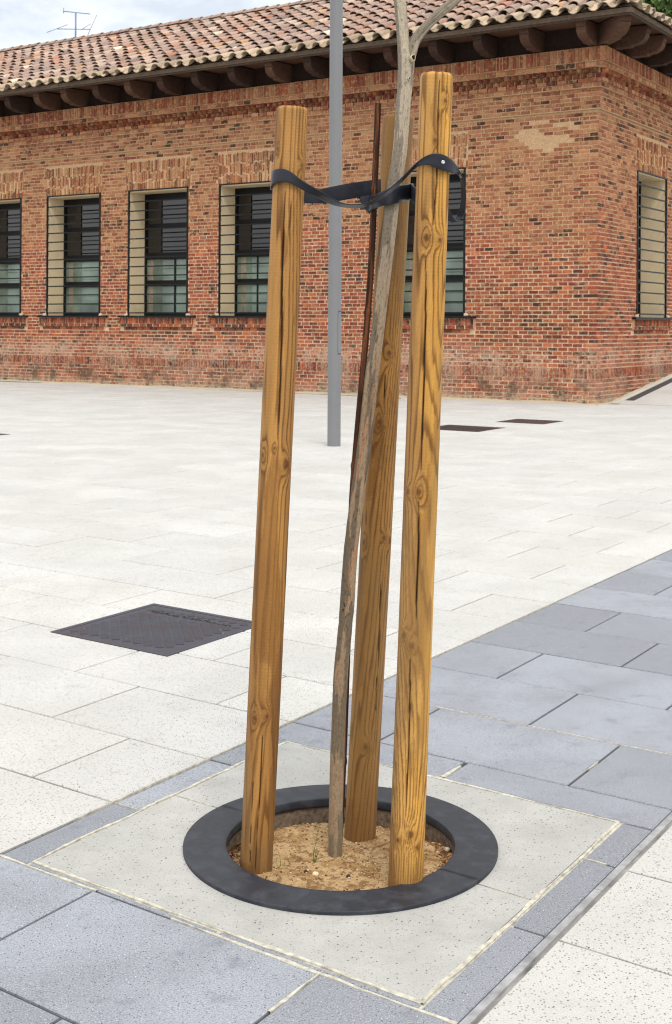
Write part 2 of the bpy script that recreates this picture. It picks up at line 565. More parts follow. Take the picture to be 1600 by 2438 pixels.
band = empty('granite_paving_band', tuple(pab(1.6, -0.14)))
tag(band, 'blue-grey granite slab band running diagonally across the white paving', 'pavement', kind='structure')
gran = Soup()
def gcol():
    v = random.uniform(0.80, 1.16)
    return np.array((0.285, 0.303, 0.340)) * v
def gslab(a0, a1, b0, b1, c=None):
    V, F = slab_piece(a0, a1, b0, b1, random.uniform(-0.0015, 0.0015), 0.06)
    gran.add(V, F, gcol() if c is None else c)
BL, BR = -0.137, 1.532
grows = [r for r in ROWS if r >= 1.6]
dark = {(3.265, 0): 0.80, (3.83, 0): 0.74, (3.265, 1): 0.84, (3.83, 1): 0.88, (2.71, 0): 1.0, (4.40, 0): 1.08, (2.15, 0): 1.07, (2.15, 1): 1.1, (2.71, 1): 1.08, (1.60, 1): 1.08, (1.60, 2): 0.92, (1.60, 0): 1.0}
for k in range(len(grows) - 1):
    i = ROWS.index(grows[k]) - ROWS.index(1.60)
    bs = [BL, 0.292, 1.13, BR] if i % 2 == 0 else [BL, 0.715, BR]
    for q in range(len(bs) - 1):
        f = dark.get((grows[k], q))
        gslab(grows[k], grows[k + 1], bs[q], bs[q + 1], None if f is None else np.array((0.285, 0.303, 0.340)) * f)
fr = [r for r in ROWS if r <= -0.03]
for k in range(len(fr) - 1):
    i = len(fr) - 1 - k
    bs = [BL, 0.287, 1.118, BR] if i % 2 == 1 else [BL, 0.71, BR]
    for q in range(len(bs) - 1):
        gslab(fr[k], fr[k + 1], bs[q], bs[q + 1])
# narrow pieces framing the tree pit
for a0, a1 in ((-0.035, 0.497), (0.497, 1.036), (1.036, 1.388)):
    gslab(a0, a1, BL, -0.012)
    gslab(a0, a1, 1.418, BR)
for b0, b1 in ((BL, 0.70), (0.712, BR)):
    gslab(1.388, 1.60, b0, b1)
for b0, b1 in ((-0.012, 0.757), (0.763, 1.418)):
    gslab(-0.035, -0.008, b0, b1)
gran.items.sort(key=lambda it: view_rank(it[0]))
for it in gran.items[:170]:
    link('granite_slab', gran.mesh('granite_slab', [it]), band, M['granite'])
if gran.items[170:]:
    tag(link('far_granite_slabs', gran.mesh('far_granite_slabs', gran.items[170:]), band, M['granite']), kind='stuff')
gb = Soup()
for a0, a1, b0, b1 in ((-8, -0.04, BL - .01, BR + .01), (1.385, 46, BL - .01, BR + .01), (-0.04, 1.385, BL - .01, -0.012), (-0.04, 1.385, 1.41, BR + .01)):
    gb.add(*quad([pab(a0, b0, -.009), pab(a0, b1, -.009), pab(a1, b1, -.009), pab(a1, b0, -.009)]))
link('joint_bed', gb.mesh('joint_bed'), band, M['bed_dark'])

# metal edging strip on the right side of the band, in lengths
edge = Soup()
edg = empty('edging_strip', tuple(pab(0, 1.545)))
tag(edg, 'thin grey edging strip between the granite band and right hand white paving', 'edging')
for k in range(12):
    a0 = -3.2 + k * 1.35
    V = box_pts(PO, E1, E2, EZ, a0 + 0.002, a0 + 1.348, 1.534, 1.556, -0.04, 0.0015)
    link('strip_length', mesh_np('strip_length', V, BOXF), edg, M['edging'])

# ------------------------------------------------------------------ tree pit: concrete halves, mortar lines, ring, soil
RC = np.array([0.024, 4.16, 0.0])
S_A, S_B = 1.372, 1.405
pit = empty('tree_pit_surround', tuple(pab(0.685, 0.70)))
tag(pit, 'square pale grey concrete surround with a round opening, set in granite band', 'tree surround')
Minv = np.linalg.inv(np.stack([E1[:2], E2[:2]], 1))
ra, rb = Minv @ (RC - PO)[:2]
def half(sign):
    g = 0.0035
    r = 0.455
    th = np.linspace(0, math.pi, 49)
    inner, outer = [], []
    A0, A1 = (ra + g, S_A) if sign > 0 else (0.0, ra - g)
    corners = [math.atan2(S_A - ra, S_B - rb), math.atan2(S_A - ra, -rb)] if sign > 0 else [math.atan2(ra, S_B - rb), math.atan2(ra, -rb)]
    th = np.sort(np.concatenate([th, corners]))
    for t_ in th:
        cb, ca = math.cos(t_), math.sin(t_) * sign
        inner.append((ra + max(abs(ca) * r, g) * sign, rb + cb * r))
        k = 1e9
        if abs(cb) > 1e-9: k = min(k, ((S_B - rb) if cb > 0 else -rb) / cb)
        if abs(ca) > 1e-9: k = min(k, ((S_A - ra) if ca > 0 else -ra) / ca)
        oa = ra + ca * k
        oa = max(oa, ra + g) if sign > 0 else min(oa, ra - g)
        outer.append((oa, rb + cb * k))
    V, F, n = [], [], len(th)
    for z in (0.0, -0.07):
        V += [pab(a, b, z) for a, b in inner] + [pab(a, b, z) for a, b in outer]
    for i in range(n - 1):
        F.append((i, i + 1, n + i + 1, n + i))
        F.append((n + i, n + i + 1, 3 * n + i + 1, 3 * n + i))
        F.append((i + 1, i, 2 * n + i, 2 * n + i + 1))
    F.append((0, n, 3 * n, 2 * n)); F.append((2 * n - 1, n - 1, 3 * n - 1, 4 * n - 1))
    return mesh_np('concrete_half', V, F)
for sg in (1, -1):
    link('concrete_half', half(sg), pit, M['surround'])

def mortar_line(p0, p1, wd, seed, z=0.0009, thick=0.02):
    """ragged strip of mortar from p0 to p1 (paving coordinates)"""
    p0, p1 = pab(*p0), pab(*p1)
    L = np.linalg.norm(p1 - p0); m = max(int(L / 0.012), 2)
    d = (p1 - p0) / L; nrm = np.array([-d[1], d[0], 0])
    u = np.linspace(0, L, m)
    wl = wd * np.clip(1.9 * fbm(u * 7, seed * 3.1, 0, seed, 5) - 0.55, 0.05, 2); wr = wd * np.clip(1.9 * fbm(u * 7, seed * 3.1 + 9, 0, seed + 50, 5) - 0.55, 0.05, 2)
    A = p0 + d * u[:, None] + nrm * wl[:, None]; B = p0 + d * u[:, None] - nrm * wr[:, None]
    A[:, 2] = B[:, 2] = z
    A2, B2 = A.copy(), B.copy(); A2[:, 2] = B2[:, 2] = z - thick
    V = np.concatenate([A, B, A2, B2]); i = np.arange(m - 1)
    F = np.concatenate([np.stack([i + m, i + m + 1, i + 1, i], -1), np.stack([i, i + 1, i + 2 * m + 1, i + 2 * m], -1), np.stack([i + m + 1, i + m, i + 3 * m, i + 3 * m + 1], -1)])
    return mesh_np('mortar_joint', V, F)
for k, (p0, p1, wd) in enumerate([((-0.006, -0.012), (1.38, -0.012), 0.011), ((1.38, -0.012), (1.38, 1.412), 0.014), ((1.38, 1.412), (-0.006, 1.412), 0.012), ((-0.004, 1.412), (-0.004, -0.012), 0.013),
                                  ((-0.036, -0.13), (-0.036, 0.30), 0.009), ((-0.036, 0.60), (-0.036, 1.53), 0.010), ((-0.04, 1.118), (-0.26, 1.119), 0.010), ((1.40, 0.706), (1.545, 0.706), 0.011),
                                  ((1.037, 1.42), (1.037, 1.50), 0.006), ((0.497, -0.13), (0.497, -0.02), 0.006), ((ra, 0.0), (ra, 0.17), 0.006), ((ra, 1.26), (ra, 1.40), 0.004)]):
    link('mortar_joint', mortar_line(p0, p1, wd, k, 0.0007 + 0.0001 * k), pit, M['cream'])
for k, (p0, p1, wd) in enumerate([((0.3, -0.143), (5.0, -0.143), 0.0028), ((2.146, 0.2), (2.146, 1.5), 0.0035), ((1.80, 1.13), (1.9, 1.13), 0.003)]):
    link('mortar_joint', mortar_line(p0, p1, wd, 30 + k, 0.0020 + 0.0001 * k), band, M['cream'])

cb_ = Soup()
for a0, a1, b0, b1 in ((-0.03, 0.003, -0.03, 1.43), (1.369, 1.40, -0.03, 1.43), (0.003, 1.369, -0.03, 0.003), (0.003, 1.369, 1.402, 1.43)):
    cb_.add(*quad([pab(a0, b0, -.0045), pab(a0, b1, -.0045), pab(a1, b1, -.0045), pab(a1, b0, -.0045)]))
link('mortar_bed', cb_.mesh('mortar_bed'), pit, M['cream'])
# ring in two halves
ring = empty('tree_ring', tuple(RC))
tag(ring, 'flat black cast ring around the planting hole, in two halves', 'tree ring')
prof = [(0.506, -0.02), (0.507, 0.008), (0.5066, 0.0105), (0.505, 0.0118), (0.503, 0.012), (0.49, 0.0122), (0.44, 0.0126), (0.385, 0.0124), (0.372, 0.0118), (0.3695, 0.0105), (0.3685, 0.008), (0.368, -0.010), (0.3685, -0.019), (0.376, -0.02), (0.376, -0.09)]
ang0 = math.atan2(E2[1], E2[0])
for h in range(2):
    th = np.linspace(ang0 + h * math.pi + 0.004, ang0 + (h + 1) * math.pi - 0.004, 97)
    V, F, n = [], [], len(prof)
    for t_ in th:
        for r, z in prof: V.append((RC[0] + r * math.cos(t_), RC[1] + r * math.sin(t_), z))
    for i in range(96):
        for j in range(n - 1): F.append((i * n + j, (i + 1) * n + j, (i + 1) * n + j + 1, i * n + j + 1))
    F.append(tuple(range(n))); F.append(tuple(reversed(range(96 * n, 97 * n))))
    me = mesh_np('ring_half', V, F, smooth=True)
    link('ring_half', me, ring, M['ring'])
# concrete collar seen inside the ring
V, F = [], []
for t_ in np.linspace(0, 2 * math.pi, 96, endpoint=False):
    for r, z in ((0.3745, -0.016), (0.3735, -0.14)): V.append((RC[0] + r * math.cos(t_), RC[1] + r * math.sin(t_), z))
for i in range(96): F.append((2 * i, 2 * i + 1, (2 * i + 3) % 192, (2 * i + 2) % 192))
link('inner_collar', mesh_np('inner_collar', V, F, smooth=True), ring, mat_flat('stained_collar', (0.17, 0.13, 0.095), 0.95, 0.1, 0.5, 60, bstr=0.5))

# soil
def soil_z(x, y):
    dx, dy = x - RC[0], y - RC[1]
    r = np.hypot(dx, dy)
    return -0.052 + 0.022 * fbm(x * 7, y * 7, 0, 3, 4) + 0.012 * fbm(x * 40, y * 40, 0, 5, 3) - 0.022 * sstep(0.30, 0.375, r) - 0.02 * sstep(0.0, 0.36, dy) + 0.012 * sstep(0.0, -0.33, dy) 
nr, na = 90, 300
rr = np.linspace(0.0, 0.372, nr); th = np.linspace(0, 2 * np.pi, na, endpoint=False)
X = RC[0] + rr[:, None] * np.cos(th); Y = RC[1] + rr[:, None] * np.sin(th)
Z = soil_z(X, Y)
c1, c2, c3 = lin(200, 168, 124) * 0.9, lin(180, 144, 100) * 0.88, lin(124, 92, 62)
f1 = fbm(X * 16, Y * 16, 0, 11, 5)[..., None]; f2 = fbm(X * 55, Y * 55, 0, 17, 3)[..., None]
cc = c1 * (1 - sstep(0.45, 0.62, f1)) + c2 * sstep(0.45, 0.62, f1)
cc = cc * (1 - 0.75 * sstep(0.56, 0.68, f2)) + c3 * 0.75 * sstep(0.56, 0.68, f2)
edge_leaf = sstep(0.30, 0.365, rr)[:, None, None] * sstep(0.42, 0.55, f2)
cc = cc * (1 - 0.7 * edge_leaf) + lin(88, 52, 32) * 0.7 * edge_leaf
V = np.stack([X, Y, Z], -1).reshape(-1, 3)
I = np.arange(nr - 1)[:, None] * na; J = np.arange(na)[None]; J2 = (J + 1) % na
F = np.stack([I + J, I + na + J, I + na + J2, I + J2], -1).reshape(-1, 4)
soil = link('soil', mesh_np('soil', V, F, cc.reshape(-1, 3), True), None, M['soil'])
tag(soil, 'sandy brown soil filling the round tree pit', 'soil', kind='stuff')

STK = [((-0.250, 4.04), 0.0), ((0.083, 4.31), 0.0), ((0.212, 3.885), 0.0)]
TRK = (-0.003, 4.155)
def clear_of_posts(x, y, m=0.06):
    return all(math.hypot(x - p[0][0], y - p[0][1]) > m for p in STK) and math.hypot(x - TRK[0], y - TRK[1]) > m * 0.6
# pebbles, chips and clods on the soil
peb = Soup()
OCT = np.array([[0, 2, 4, 4], [2, 1, 4, 4], [1, 3, 4, 4], [3, 0, 4, 4], [2, 0, 5, 5], [1, 2, 5, 5], [3, 1, 5, 5], [0, 3, 5, 5]])
def pebble(x, y, z, r, c):
    """small 18-vertex rounded lump"""
    V = []
    for lat in (-0.6, 0.15, 0.75):
        rr_ = math.cos(lat)
        for k in range(6):
            a = k * math.pi / 3 + lat
            q = r * random.uniform(0.75, 1.15)
            V.append((x + q * rr_ * math.cos(a), y + q * rr_ * math.sin(a), z + 0.7 * q * math.sin(lat)))
    F = []
    for l in range(2):
        for k in range(6): F.append((l * 6 + k, l * 6 + (k + 1) % 6, l * 6 + 6 + (k + 1) % 6, l * 6 + 6 + k))
    F.append((12, 13, 14, 15)); F.append((12, 15, 16, 17))
    return np.array(V), np.array(F), np.asarray(c)
for k in range(1500):
    a, r = random.uniform(0, 6.283), 0.36 * math.sqrt(random.random())
    x, y = RC[0] + r * math.cos(a), RC[1] + r * math.sin(a)
    if not clear_of_posts(x, y, 0.055): continue
    s = random.choice([0.0016, 0.002, 0.002, 0.0025, 0.0035]) * random.uniform(0.7, 1.3)
    c = random.choice([lin(200, 170, 126), lin(210, 186, 148), lin(160, 120, 80), lin(134, 96, 64), lin(100, 72, 48), lin(190, 150, 104)])
    peb.add(*pebble(x, y, float(soil_z(np.array(x), np.array(y))) + s * 0.3, s, c * 0.9))
lf = Soup()
for k in range(260):
    a = random.choice([random.uniform(-0.9, 0.9), random.uniform(2.2, 3.9), random.uniform(0, 6.283)])
    r = 0.365 - abs(random.gauss(0, 0.028))
    x, y = RC[0] + r * math.cos(a), RC[1] + r * math.sin(a)
    if not clear_of_posts(x, y, 0.056): continue
    z = float(soil_z(np.array(x), np.array(y))) + random.uniform(0.001, 0.006)
    t_ = random.uniform(0, 6.283); l, wd = random.uniform(.005, .014), random.uniform(.002, .006)
    u_ = np.array([math.cos(t_), math.sin(t_), random.uniform(-.5, .5)]); v_ = np.array([-math.sin(t_), math.cos(t_), random.uniform(-.5, .5)])
    c0 = np.array([x, y, z])
    lf.add(np.array([c0 - u_ * l, c0 - v_ * wd + EZ * .002, c0 + u_ * l, c0 + v_ * wd + EZ * .002]), np.array([[0, 1, 2, 3]]), random.choice([lin(110, 62, 36), lin(84, 48, 30), lin(150, 104, 64), lin(124, 82, 52), lin(176, 140, 96)]))
tag(link('leaf_litter', lf.mesh('leaf_litter'), None, M['stone']), 'dry brown leaf scraps gathered along the inner edge of the ring', 'leaf litter', kind='stuff')
tag(link('soil_grit', peb.mesh('soil_grit'), None, M['stone']), 'scattered grit and crumbs lying on the sandy soil', 'grit', kind='stuff')
for (x, y, s, c, lab) in [(-0.055, 3.99, 0.011, lin(226, 206, 172), 'pale pinkish stone on the soil left of the sapling foot'),
                          (0.048, 3.965, 0.008, lin(58, 50, 50), 'small dark pebble on the soil between sapling and front right stake'),
                          (0.375, 4.24, 0.014, lin(205, 190, 165), 'whitish stone by the right inner edge of the ring'),
                          (-0.085, 4.005, 0.007, lin(72, 48, 36), 'small brown clod on the soil right of the left stake')]:
    V, F, c = pebble(0, 0, 0, s, c)
    me = mesh_np('stone', V, [tuple(f) for f in F], np.tile(c, (len(V), 1)), True)
    tag(link('stone', me, None, M['stone'], (x, y, float(soil_z(np.array(x), np.array(y))) + s * 0.35)), lab, 'stone', 'single stones on the soil')

def blade(pts, w0):
    P = spline(pts, 10); V, F = [], []
    for i, p in enumerate(P):
        ww = 0.65 * w0 * (1 - i / 9.5)
        V += [(p[0] - ww, p[1], p[2]), (p[0], p[1] - ww * 0.5, p[2]), (p[0] + ww, p[1], p[2])]
    for i in range(9):
        for j in range(2): F.append((3 * i + j, 3 * i + j + 1, 3 * i + j + 4, 3 * i + j + 3))
    return mesh_np('blade', V, F, smooth=True)
gt = empty('grass_tuft', (-0.055, 4.10, -0.04))
tag(gt, 'few thin green grass blades at the foot of the sapling', 'grass')
for pts, w0 in [([(-.062, 4.10, -.045), (-.06, 4.10, 0.0), (-.05, 4.105, .05), (-.038, 4.11, .10)], .0022), ([(-.06, 4.10, -.045), (-.063, 4.10, .0), (-.066, 4.10, .045)], .0022),
                ([(-.058, 4.10, -.045), (-.05, 4.095, -.01), (-.042, 4.09, .01)], .003), ([(-.06, 4.10, -.045), (-.056, 4.10, -.01), (-.052, 4.10, .02)], .003)]:
    link('blade', blade(pts, w0), gt, M['grass'])
g2 = empty('grass_tuft', (-0.17, 4.05, -0.04))
tag(g2, 'single dark curved grass blade beside the left stake', 'grass')
link('blade', blade([(-.178, 4.04, -.045), (-.165, 4.04, -.02), (-.168, 4.04, .01), (-.178, 4.04, .035)], .002), g2, M['grass'])
tw = tube_mesh('twig', spline([(0.03, 4.19, -.042), (0.08, 4.20, -.033), (0.13, 4.205, -.03), (0.19, 4.23, -.02)], 20), np.linspace(.0045, .0025, 20), 7)
tag(link('twig', tw, None, mat_flat('dry_twig', lin(150, 112, 80), 0.9, 0.1, 0.3, 80)), 'dry brown twig lying on soil behind the sapling', 'twig')

# ------------------------------------------------------------------ wooden stakes
def stake(base, top, r0, r1, knots, cracks, tint, seed, label, ybot, ytop):
    """peeled pine pole: grain, knots and drying cracks worked out on the surface; knots/cracks given as (u across, y down) seen from the front"""
    n, m = 120, 620
    B, T = np.array(base), np.array(top)
    L = np.linalg.norm(T - B); ax = (T - B) / L
    ex = np.cross(np.array([0, 1.0, 0]), ax); ex /= np.linalg.norm(ex); ey = np.cross(ax, ex)
    z = np.linspace(0, L, m)[:, None]; ph = np.linspace(-np.pi, np.pi, n, endpoint=False)[None]      # phi 0 = facing the camera
    fy = lambda y: (ybot - y) / (ybot - ytop) * L
    R = (r0 + (r1 - r0) * z / L) * np.ones_like(ph)
    R = R * (1 + 0.018 * (fbm(np.cos(ph) * 1.5 + 3, np.sin(ph) * 1.5, z * 2.2, seed, 3) - 0.5) + 0.02 * (vnoise(z * 1.3, seed, 0, seed + 4) - 0.5))
    X, Y = R * np.sin(ph), -R * np.cos(ph)
    # pith wanders inside the pole, so growth rings meet the surface in long flames
    px = 0.060 * (fbm(z * 0.42 + 3, 0, 0, seed + 1, 3) - 0.5) * 2
    py = 0.050 * (fbm(z * 0.42 + 3, 5, 0, seed + 2, 3) - 0.5) * 2 - 0.004
    rho = np.hypot(X - px, Y - py)
    rho = rho + 0.011 * (fbm(X * 26, Y * 26, z * 0.9, seed + 3, 3) - 0.5) + 0.0018 * (fbm(X * 90, Y * 90, z * 5, seed + 9, 2) - 0.5)
    kn_core = np.zeros_like(rho); kn_ring = np.zeros_like(rho); bump_k = np.zeros_like(rho); halo = np.zeros_like(rho)
    for u, y, s in knots:
        p0 = math.asin(max(-.98, min(.98, u))); z0 = fy(y)
        dp = (ph - p0 + np.pi) % (2 * np.pi) - np.pi
        dx, dz = dp * R, (z - z0)
        d = np.sqrt((dx * 1.15) ** 2 + (dz * 0.85) ** 2) * (1 + 0.9 * (fbm(dx * 55 + u * 9, dz * 55 + y, 0, seed + 21, 3) - 0.5))
        rho = rho + 0.011 * s * np.exp(-(dx / (0.015 * s)) ** 2 - (dz / (0.036 * s)) ** 2)
        kn_core = np.maximum(kn_core, 1 - sstep(0.005 * s, 0.0095 * s, d))
        kn_ring = np.maximum(kn_ring, 0.7 * (0.5 + 0.5 * np.cos(d * 2 * np.pi / 0.0046)) * (1 - sstep(0.005 * s, 0.018 * s, d)))
        halo = np.maximum(halo, 1 - sstep(0.010 * s, 0.040 * s, d))
        bump_k = np.maximum(bump_k, 0.0035 * s * (1 - sstep(0.0, 0.028 * s, d)))
    ringp = rho / 0.0054 + 0.8 * (fbm(X * 70, Y * 70, z * 3, seed + 44, 2) - 0.5)
    fr_ = ringp - np.floor(ringp)
    late = sstep(0.45, 0.80, fr_) * (1 - sstep(0.86, 0.97, fr_))
    fade = 0.25 + 1.1 * fbm(X * 11, Y * 11, z * 2.0, seed + 6, 3)
    light = np.array(tint); darkc = light * np.array([0.36, 0.29, 0.21])
    k = np.clip(late * fade * 1.1, 0, 1)[..., None]
    C = light * (1 - k) + darkc * k
    # darker tannin patches with flame edges following the grain
    tp = fbm(X * 15 + 2, Y * 15, z * 3.2, seed + 7, 4) + 0.05 * (late - 0.4) + 0.05 * (fbm(X * 60, Y * 60, z * 9, seed + 70, 2) - 0.5)
    st = sstep(0.512, 0.54, tp)[..., None]
    rimp = np.exp(-((tp - 0.512) / 0.008) ** 2)[..., None]
    C = C * (1 - 0.52 * st) + darkc * 1.25 * 0.52 * st
    C = C * (1 - 0.45 * rimp) + darkc * 0.45 * rimp
    pl = sstep(0.54, 0.60, fbm(X * 13 + 8, Y * 13, z * 2.4, seed + 71, 3))[..., None]      # paler, yellower sapwood
    C = C * (1 + pl * np.array([0.20, 0.22, 0.16]))
    hue = (fbm(X * 6 + 7, Y * 6, z * 1.1, seed + 8, 3) - 0.5)[..., None]
    C = C * (1 + hue * np.array([0.7, 0.85, 1.0]))
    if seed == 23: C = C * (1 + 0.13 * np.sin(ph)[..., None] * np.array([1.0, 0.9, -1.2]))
    fib = fbm(X * 160, Y * 160, z * 9, seed + 61, 3)[..., None]      # fine fibres
    C = C * (0.80 + 0.40 * fib)
    # fine cross-ripple left by the peeling lathe
    rip = 0.5 + 0.5 * np.sin(z * 2 * np.pi / 0.0065 + 4 * fbm(X * 20, Y * 20, z * 6, seed + 12, 2))
    C = C * (1 - 0.12 * (rip * sstep(0.4, 0.6, fbm(X * 9, Y * 9, z * 3, seed + 13, 2)))[..., None])
    C = C * (1 - 0.30 * halo[..., None]) + (darkc * 1.2) * 0.30 * halo[..., None]
    C = C * (1 - 0.55 * kn_ring[..., None]) + darkc * 0.55 * kn_ring[..., None]
    C = C * (1 - 0.75 * kn_core[..., None]) + np.array(lin(88, 50, 24)) * 0.75 * kn_core[..., None]
    wth = sstep(0.50, 0.62, fbm(X * 8 + 3, Y * 8, z * 1.3, seed + 51, 4))[..., None]        # greyed, weathered areas
    C = C * (1 - 0.34 * wth) + lin(136, 110, 70) * 0.34 * wth
    # grey dirty foot
    ft = (1 - sstep(0.02, 0.30, z - 0.03 + 0.10 * fbm(X * 20, Y * 20, z * 4, seed + 15, 3)))[..., None]
    C = C * (1 - 0.6 * ft) + lin(112, 80, 48) * 0.6 * ft
    # drying cracks: real grooves
    for pts, wd in cracks:
        zz = np.array([fy(y) for u, y in pts]); uu = np.array([math.asin(u) for u, y in pts])
        o = np.argsort(zz); zz, uu = zz[o], uu[o]
        pc = np.interp(z[:, 0], zz, uu)[:, None] + 0.05 * (fbm(z * 9, seed, 0, seed + 30, 3) - 0.5)
        tt = (z - zz[0]) / (zz[-1] - zz[0])
        env = np.clip(np.sin(np.pi * np.clip(tt, 0, 1)) * 1.6, 0, 1) * ((tt > 0) & (tt < 1)) * (0.75 + 0.7 * fbm(z * 5, 2, 0, seed + 31, 3))
        dx = np.abs((ph - pc)) * R
        half_w = wd * env
        g = np.where(half_w > 1e-5, 1 - sstep(half_w * 0.55, half_w * 1.25 + 1e-6, dx), 0)
        R = R - 0.012 * g * np.clip(env, 0, 1)
        C = C * (1 - 0.93 * g[..., None]) + lin(34, 20, 11) * 0.93 * g[..., None]
    R = R + bump_k + 0.0004 * late
    # sawn top with a worn arris
    zt = z + np.zeros_like(ph)
    e = np.clip((z - (L - 0.012)) / 0.012, 0, 1)
    R = R * (1 - 0.10 * e ** 2)
    zt = zt + e * 0.003 * (fbm(np.cos(ph) * 3, np.sin(ph) * 3, 0, seed + 40, 3) - 0.5)
    C = C * (1 + 0.12 * e[..., None])
    V = B + ex * (R * np.sin(ph))[..., None] + ey * (-R * np.cos(ph))[..., None] + ax * zt[..., None]
    V = V.reshape(-1, 3); C = C.reshape(-1, 3)
    I = np.arange(m - 1)[:, None] * n; J = np.arange(n)[None]; J2 = (J + 1) % n
    F = np.stack([I + J, I + J2, I + n + J2, I + n + J], -1).reshape(-1, 4)
    root = empty('wooden_stake', tuple(B))
    tag(root, label, 'stake', 'wooden stakes around the sapling')
    # make sure the facing direction: ey points to +Y or -Y
    me = mesh_np('pole', V, F, np.clip(C, 0, 1), True)
    link('pole', me, root, M['wood'])
    # end grain disc
    rv = V[(m - 1) * n:]
    cpt = rv.mean(0) - ax * 0.001
    VV, CCs = [], []
    for q in (1.0, 0.8, 0.6, 0.4, 0.2, 0.02):
        VV.append(cpt + (rv - cpt) * q); CCs.append(np.tile(light * (0.8 if int(q * 5) % 2 else 1.05), (n, 1)))
    VV = np.concatenate(VV); CCs = np.concatenate(CCs)
    I = np.arange(5)[:, None] * n
    link('end_grain', mesh_np('end_grain', VV, np.stack([I + J, I + J2, I + n + J2, I + n + J], -1).reshape(-1, 4), CCs), root, M['wood'])
    return B, ax

WOOD = lin(170, 125, 68)
s1 = stake((-0.2445, 4.04, -0.10), (-0.141, 4.04, 2.361), 0.0508, 0.0500,
           [(.70, 1102, 1.25), (-.74, 1083, 1.0), (-.08, 1064, .6), (-.45, 1701, 1.0), (.25, 1694, .8), (-.75, 360, .6), (.75, 395, .7)],
           [([(-.16, 440), (-.14, 640), (.05, 800), (.1, 900), (.12, 1000), (.1, 1062)], .0028), ([(.05, 1725), (.04, 1850), (.02, 2000), (.0, 2090)], .0011), ([(-.45, 1800), (-.4, 1990), (-.3, 2085)], .0008), ([(.3, 430), (.25, 560)], .001)],
           WOOD * np.array([.90, .86, .82]), 11, 'left pine stake with a long dark crack, strap nailed to its left side', 2122, 257)
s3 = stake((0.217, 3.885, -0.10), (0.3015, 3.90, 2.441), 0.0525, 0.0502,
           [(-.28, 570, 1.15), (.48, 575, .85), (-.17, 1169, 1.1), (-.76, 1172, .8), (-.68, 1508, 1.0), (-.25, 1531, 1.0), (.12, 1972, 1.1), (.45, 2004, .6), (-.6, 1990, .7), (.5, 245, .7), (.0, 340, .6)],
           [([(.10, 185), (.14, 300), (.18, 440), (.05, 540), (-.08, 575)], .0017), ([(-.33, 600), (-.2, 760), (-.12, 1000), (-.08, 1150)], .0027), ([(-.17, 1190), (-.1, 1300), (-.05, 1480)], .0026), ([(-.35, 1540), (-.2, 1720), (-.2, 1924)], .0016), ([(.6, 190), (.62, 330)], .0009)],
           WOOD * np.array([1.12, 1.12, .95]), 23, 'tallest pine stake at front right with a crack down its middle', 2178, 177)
s2 = stake((0.087, 4.315, -0.10), (0.205, 4.30, 2.379), 0.0525, 0.0510,
           [(.17, 837, 1.0), (-.75, 1285, 1.0), (.45, 1272, .7), (.88, 1280, .8), (.07, 1764, .9), (.3, 560, .9), (-.2, 1000, 1.2)],
           [([(.45, 1360), (.5, 1460), (.55, 1580)], .0016), ([(.5, 1600), (.55, 1690)], .0012), ([(.0, 880), (.02, 960)], .0008)],
           WOOD * np.array([.82, .77, .66]), 37, 'rear pine stake standing half hidden behind the sapling trunk', 2036, 275)

# ------------------------------------------------------------------ sapling
def px3(x, y, d):
    """a point of the place from where its image falls and how far it stands (used only to note down measured positions)"""
    u, v = x - 800.0, y - 773.0
    c, s_ = math.cos(.0057), math.sin(.0057)
    return np.array([(u * c + v * s_) / 3060 * d, d, CAM_H - (-u * s_ + v * c) / 3060 * d])
tree = empty('young_tree', (TRK[0], TRK[1], -0.06))
tag(tree, 'slender young plane tree with grey peeling bark, forking at the top', 'tree')

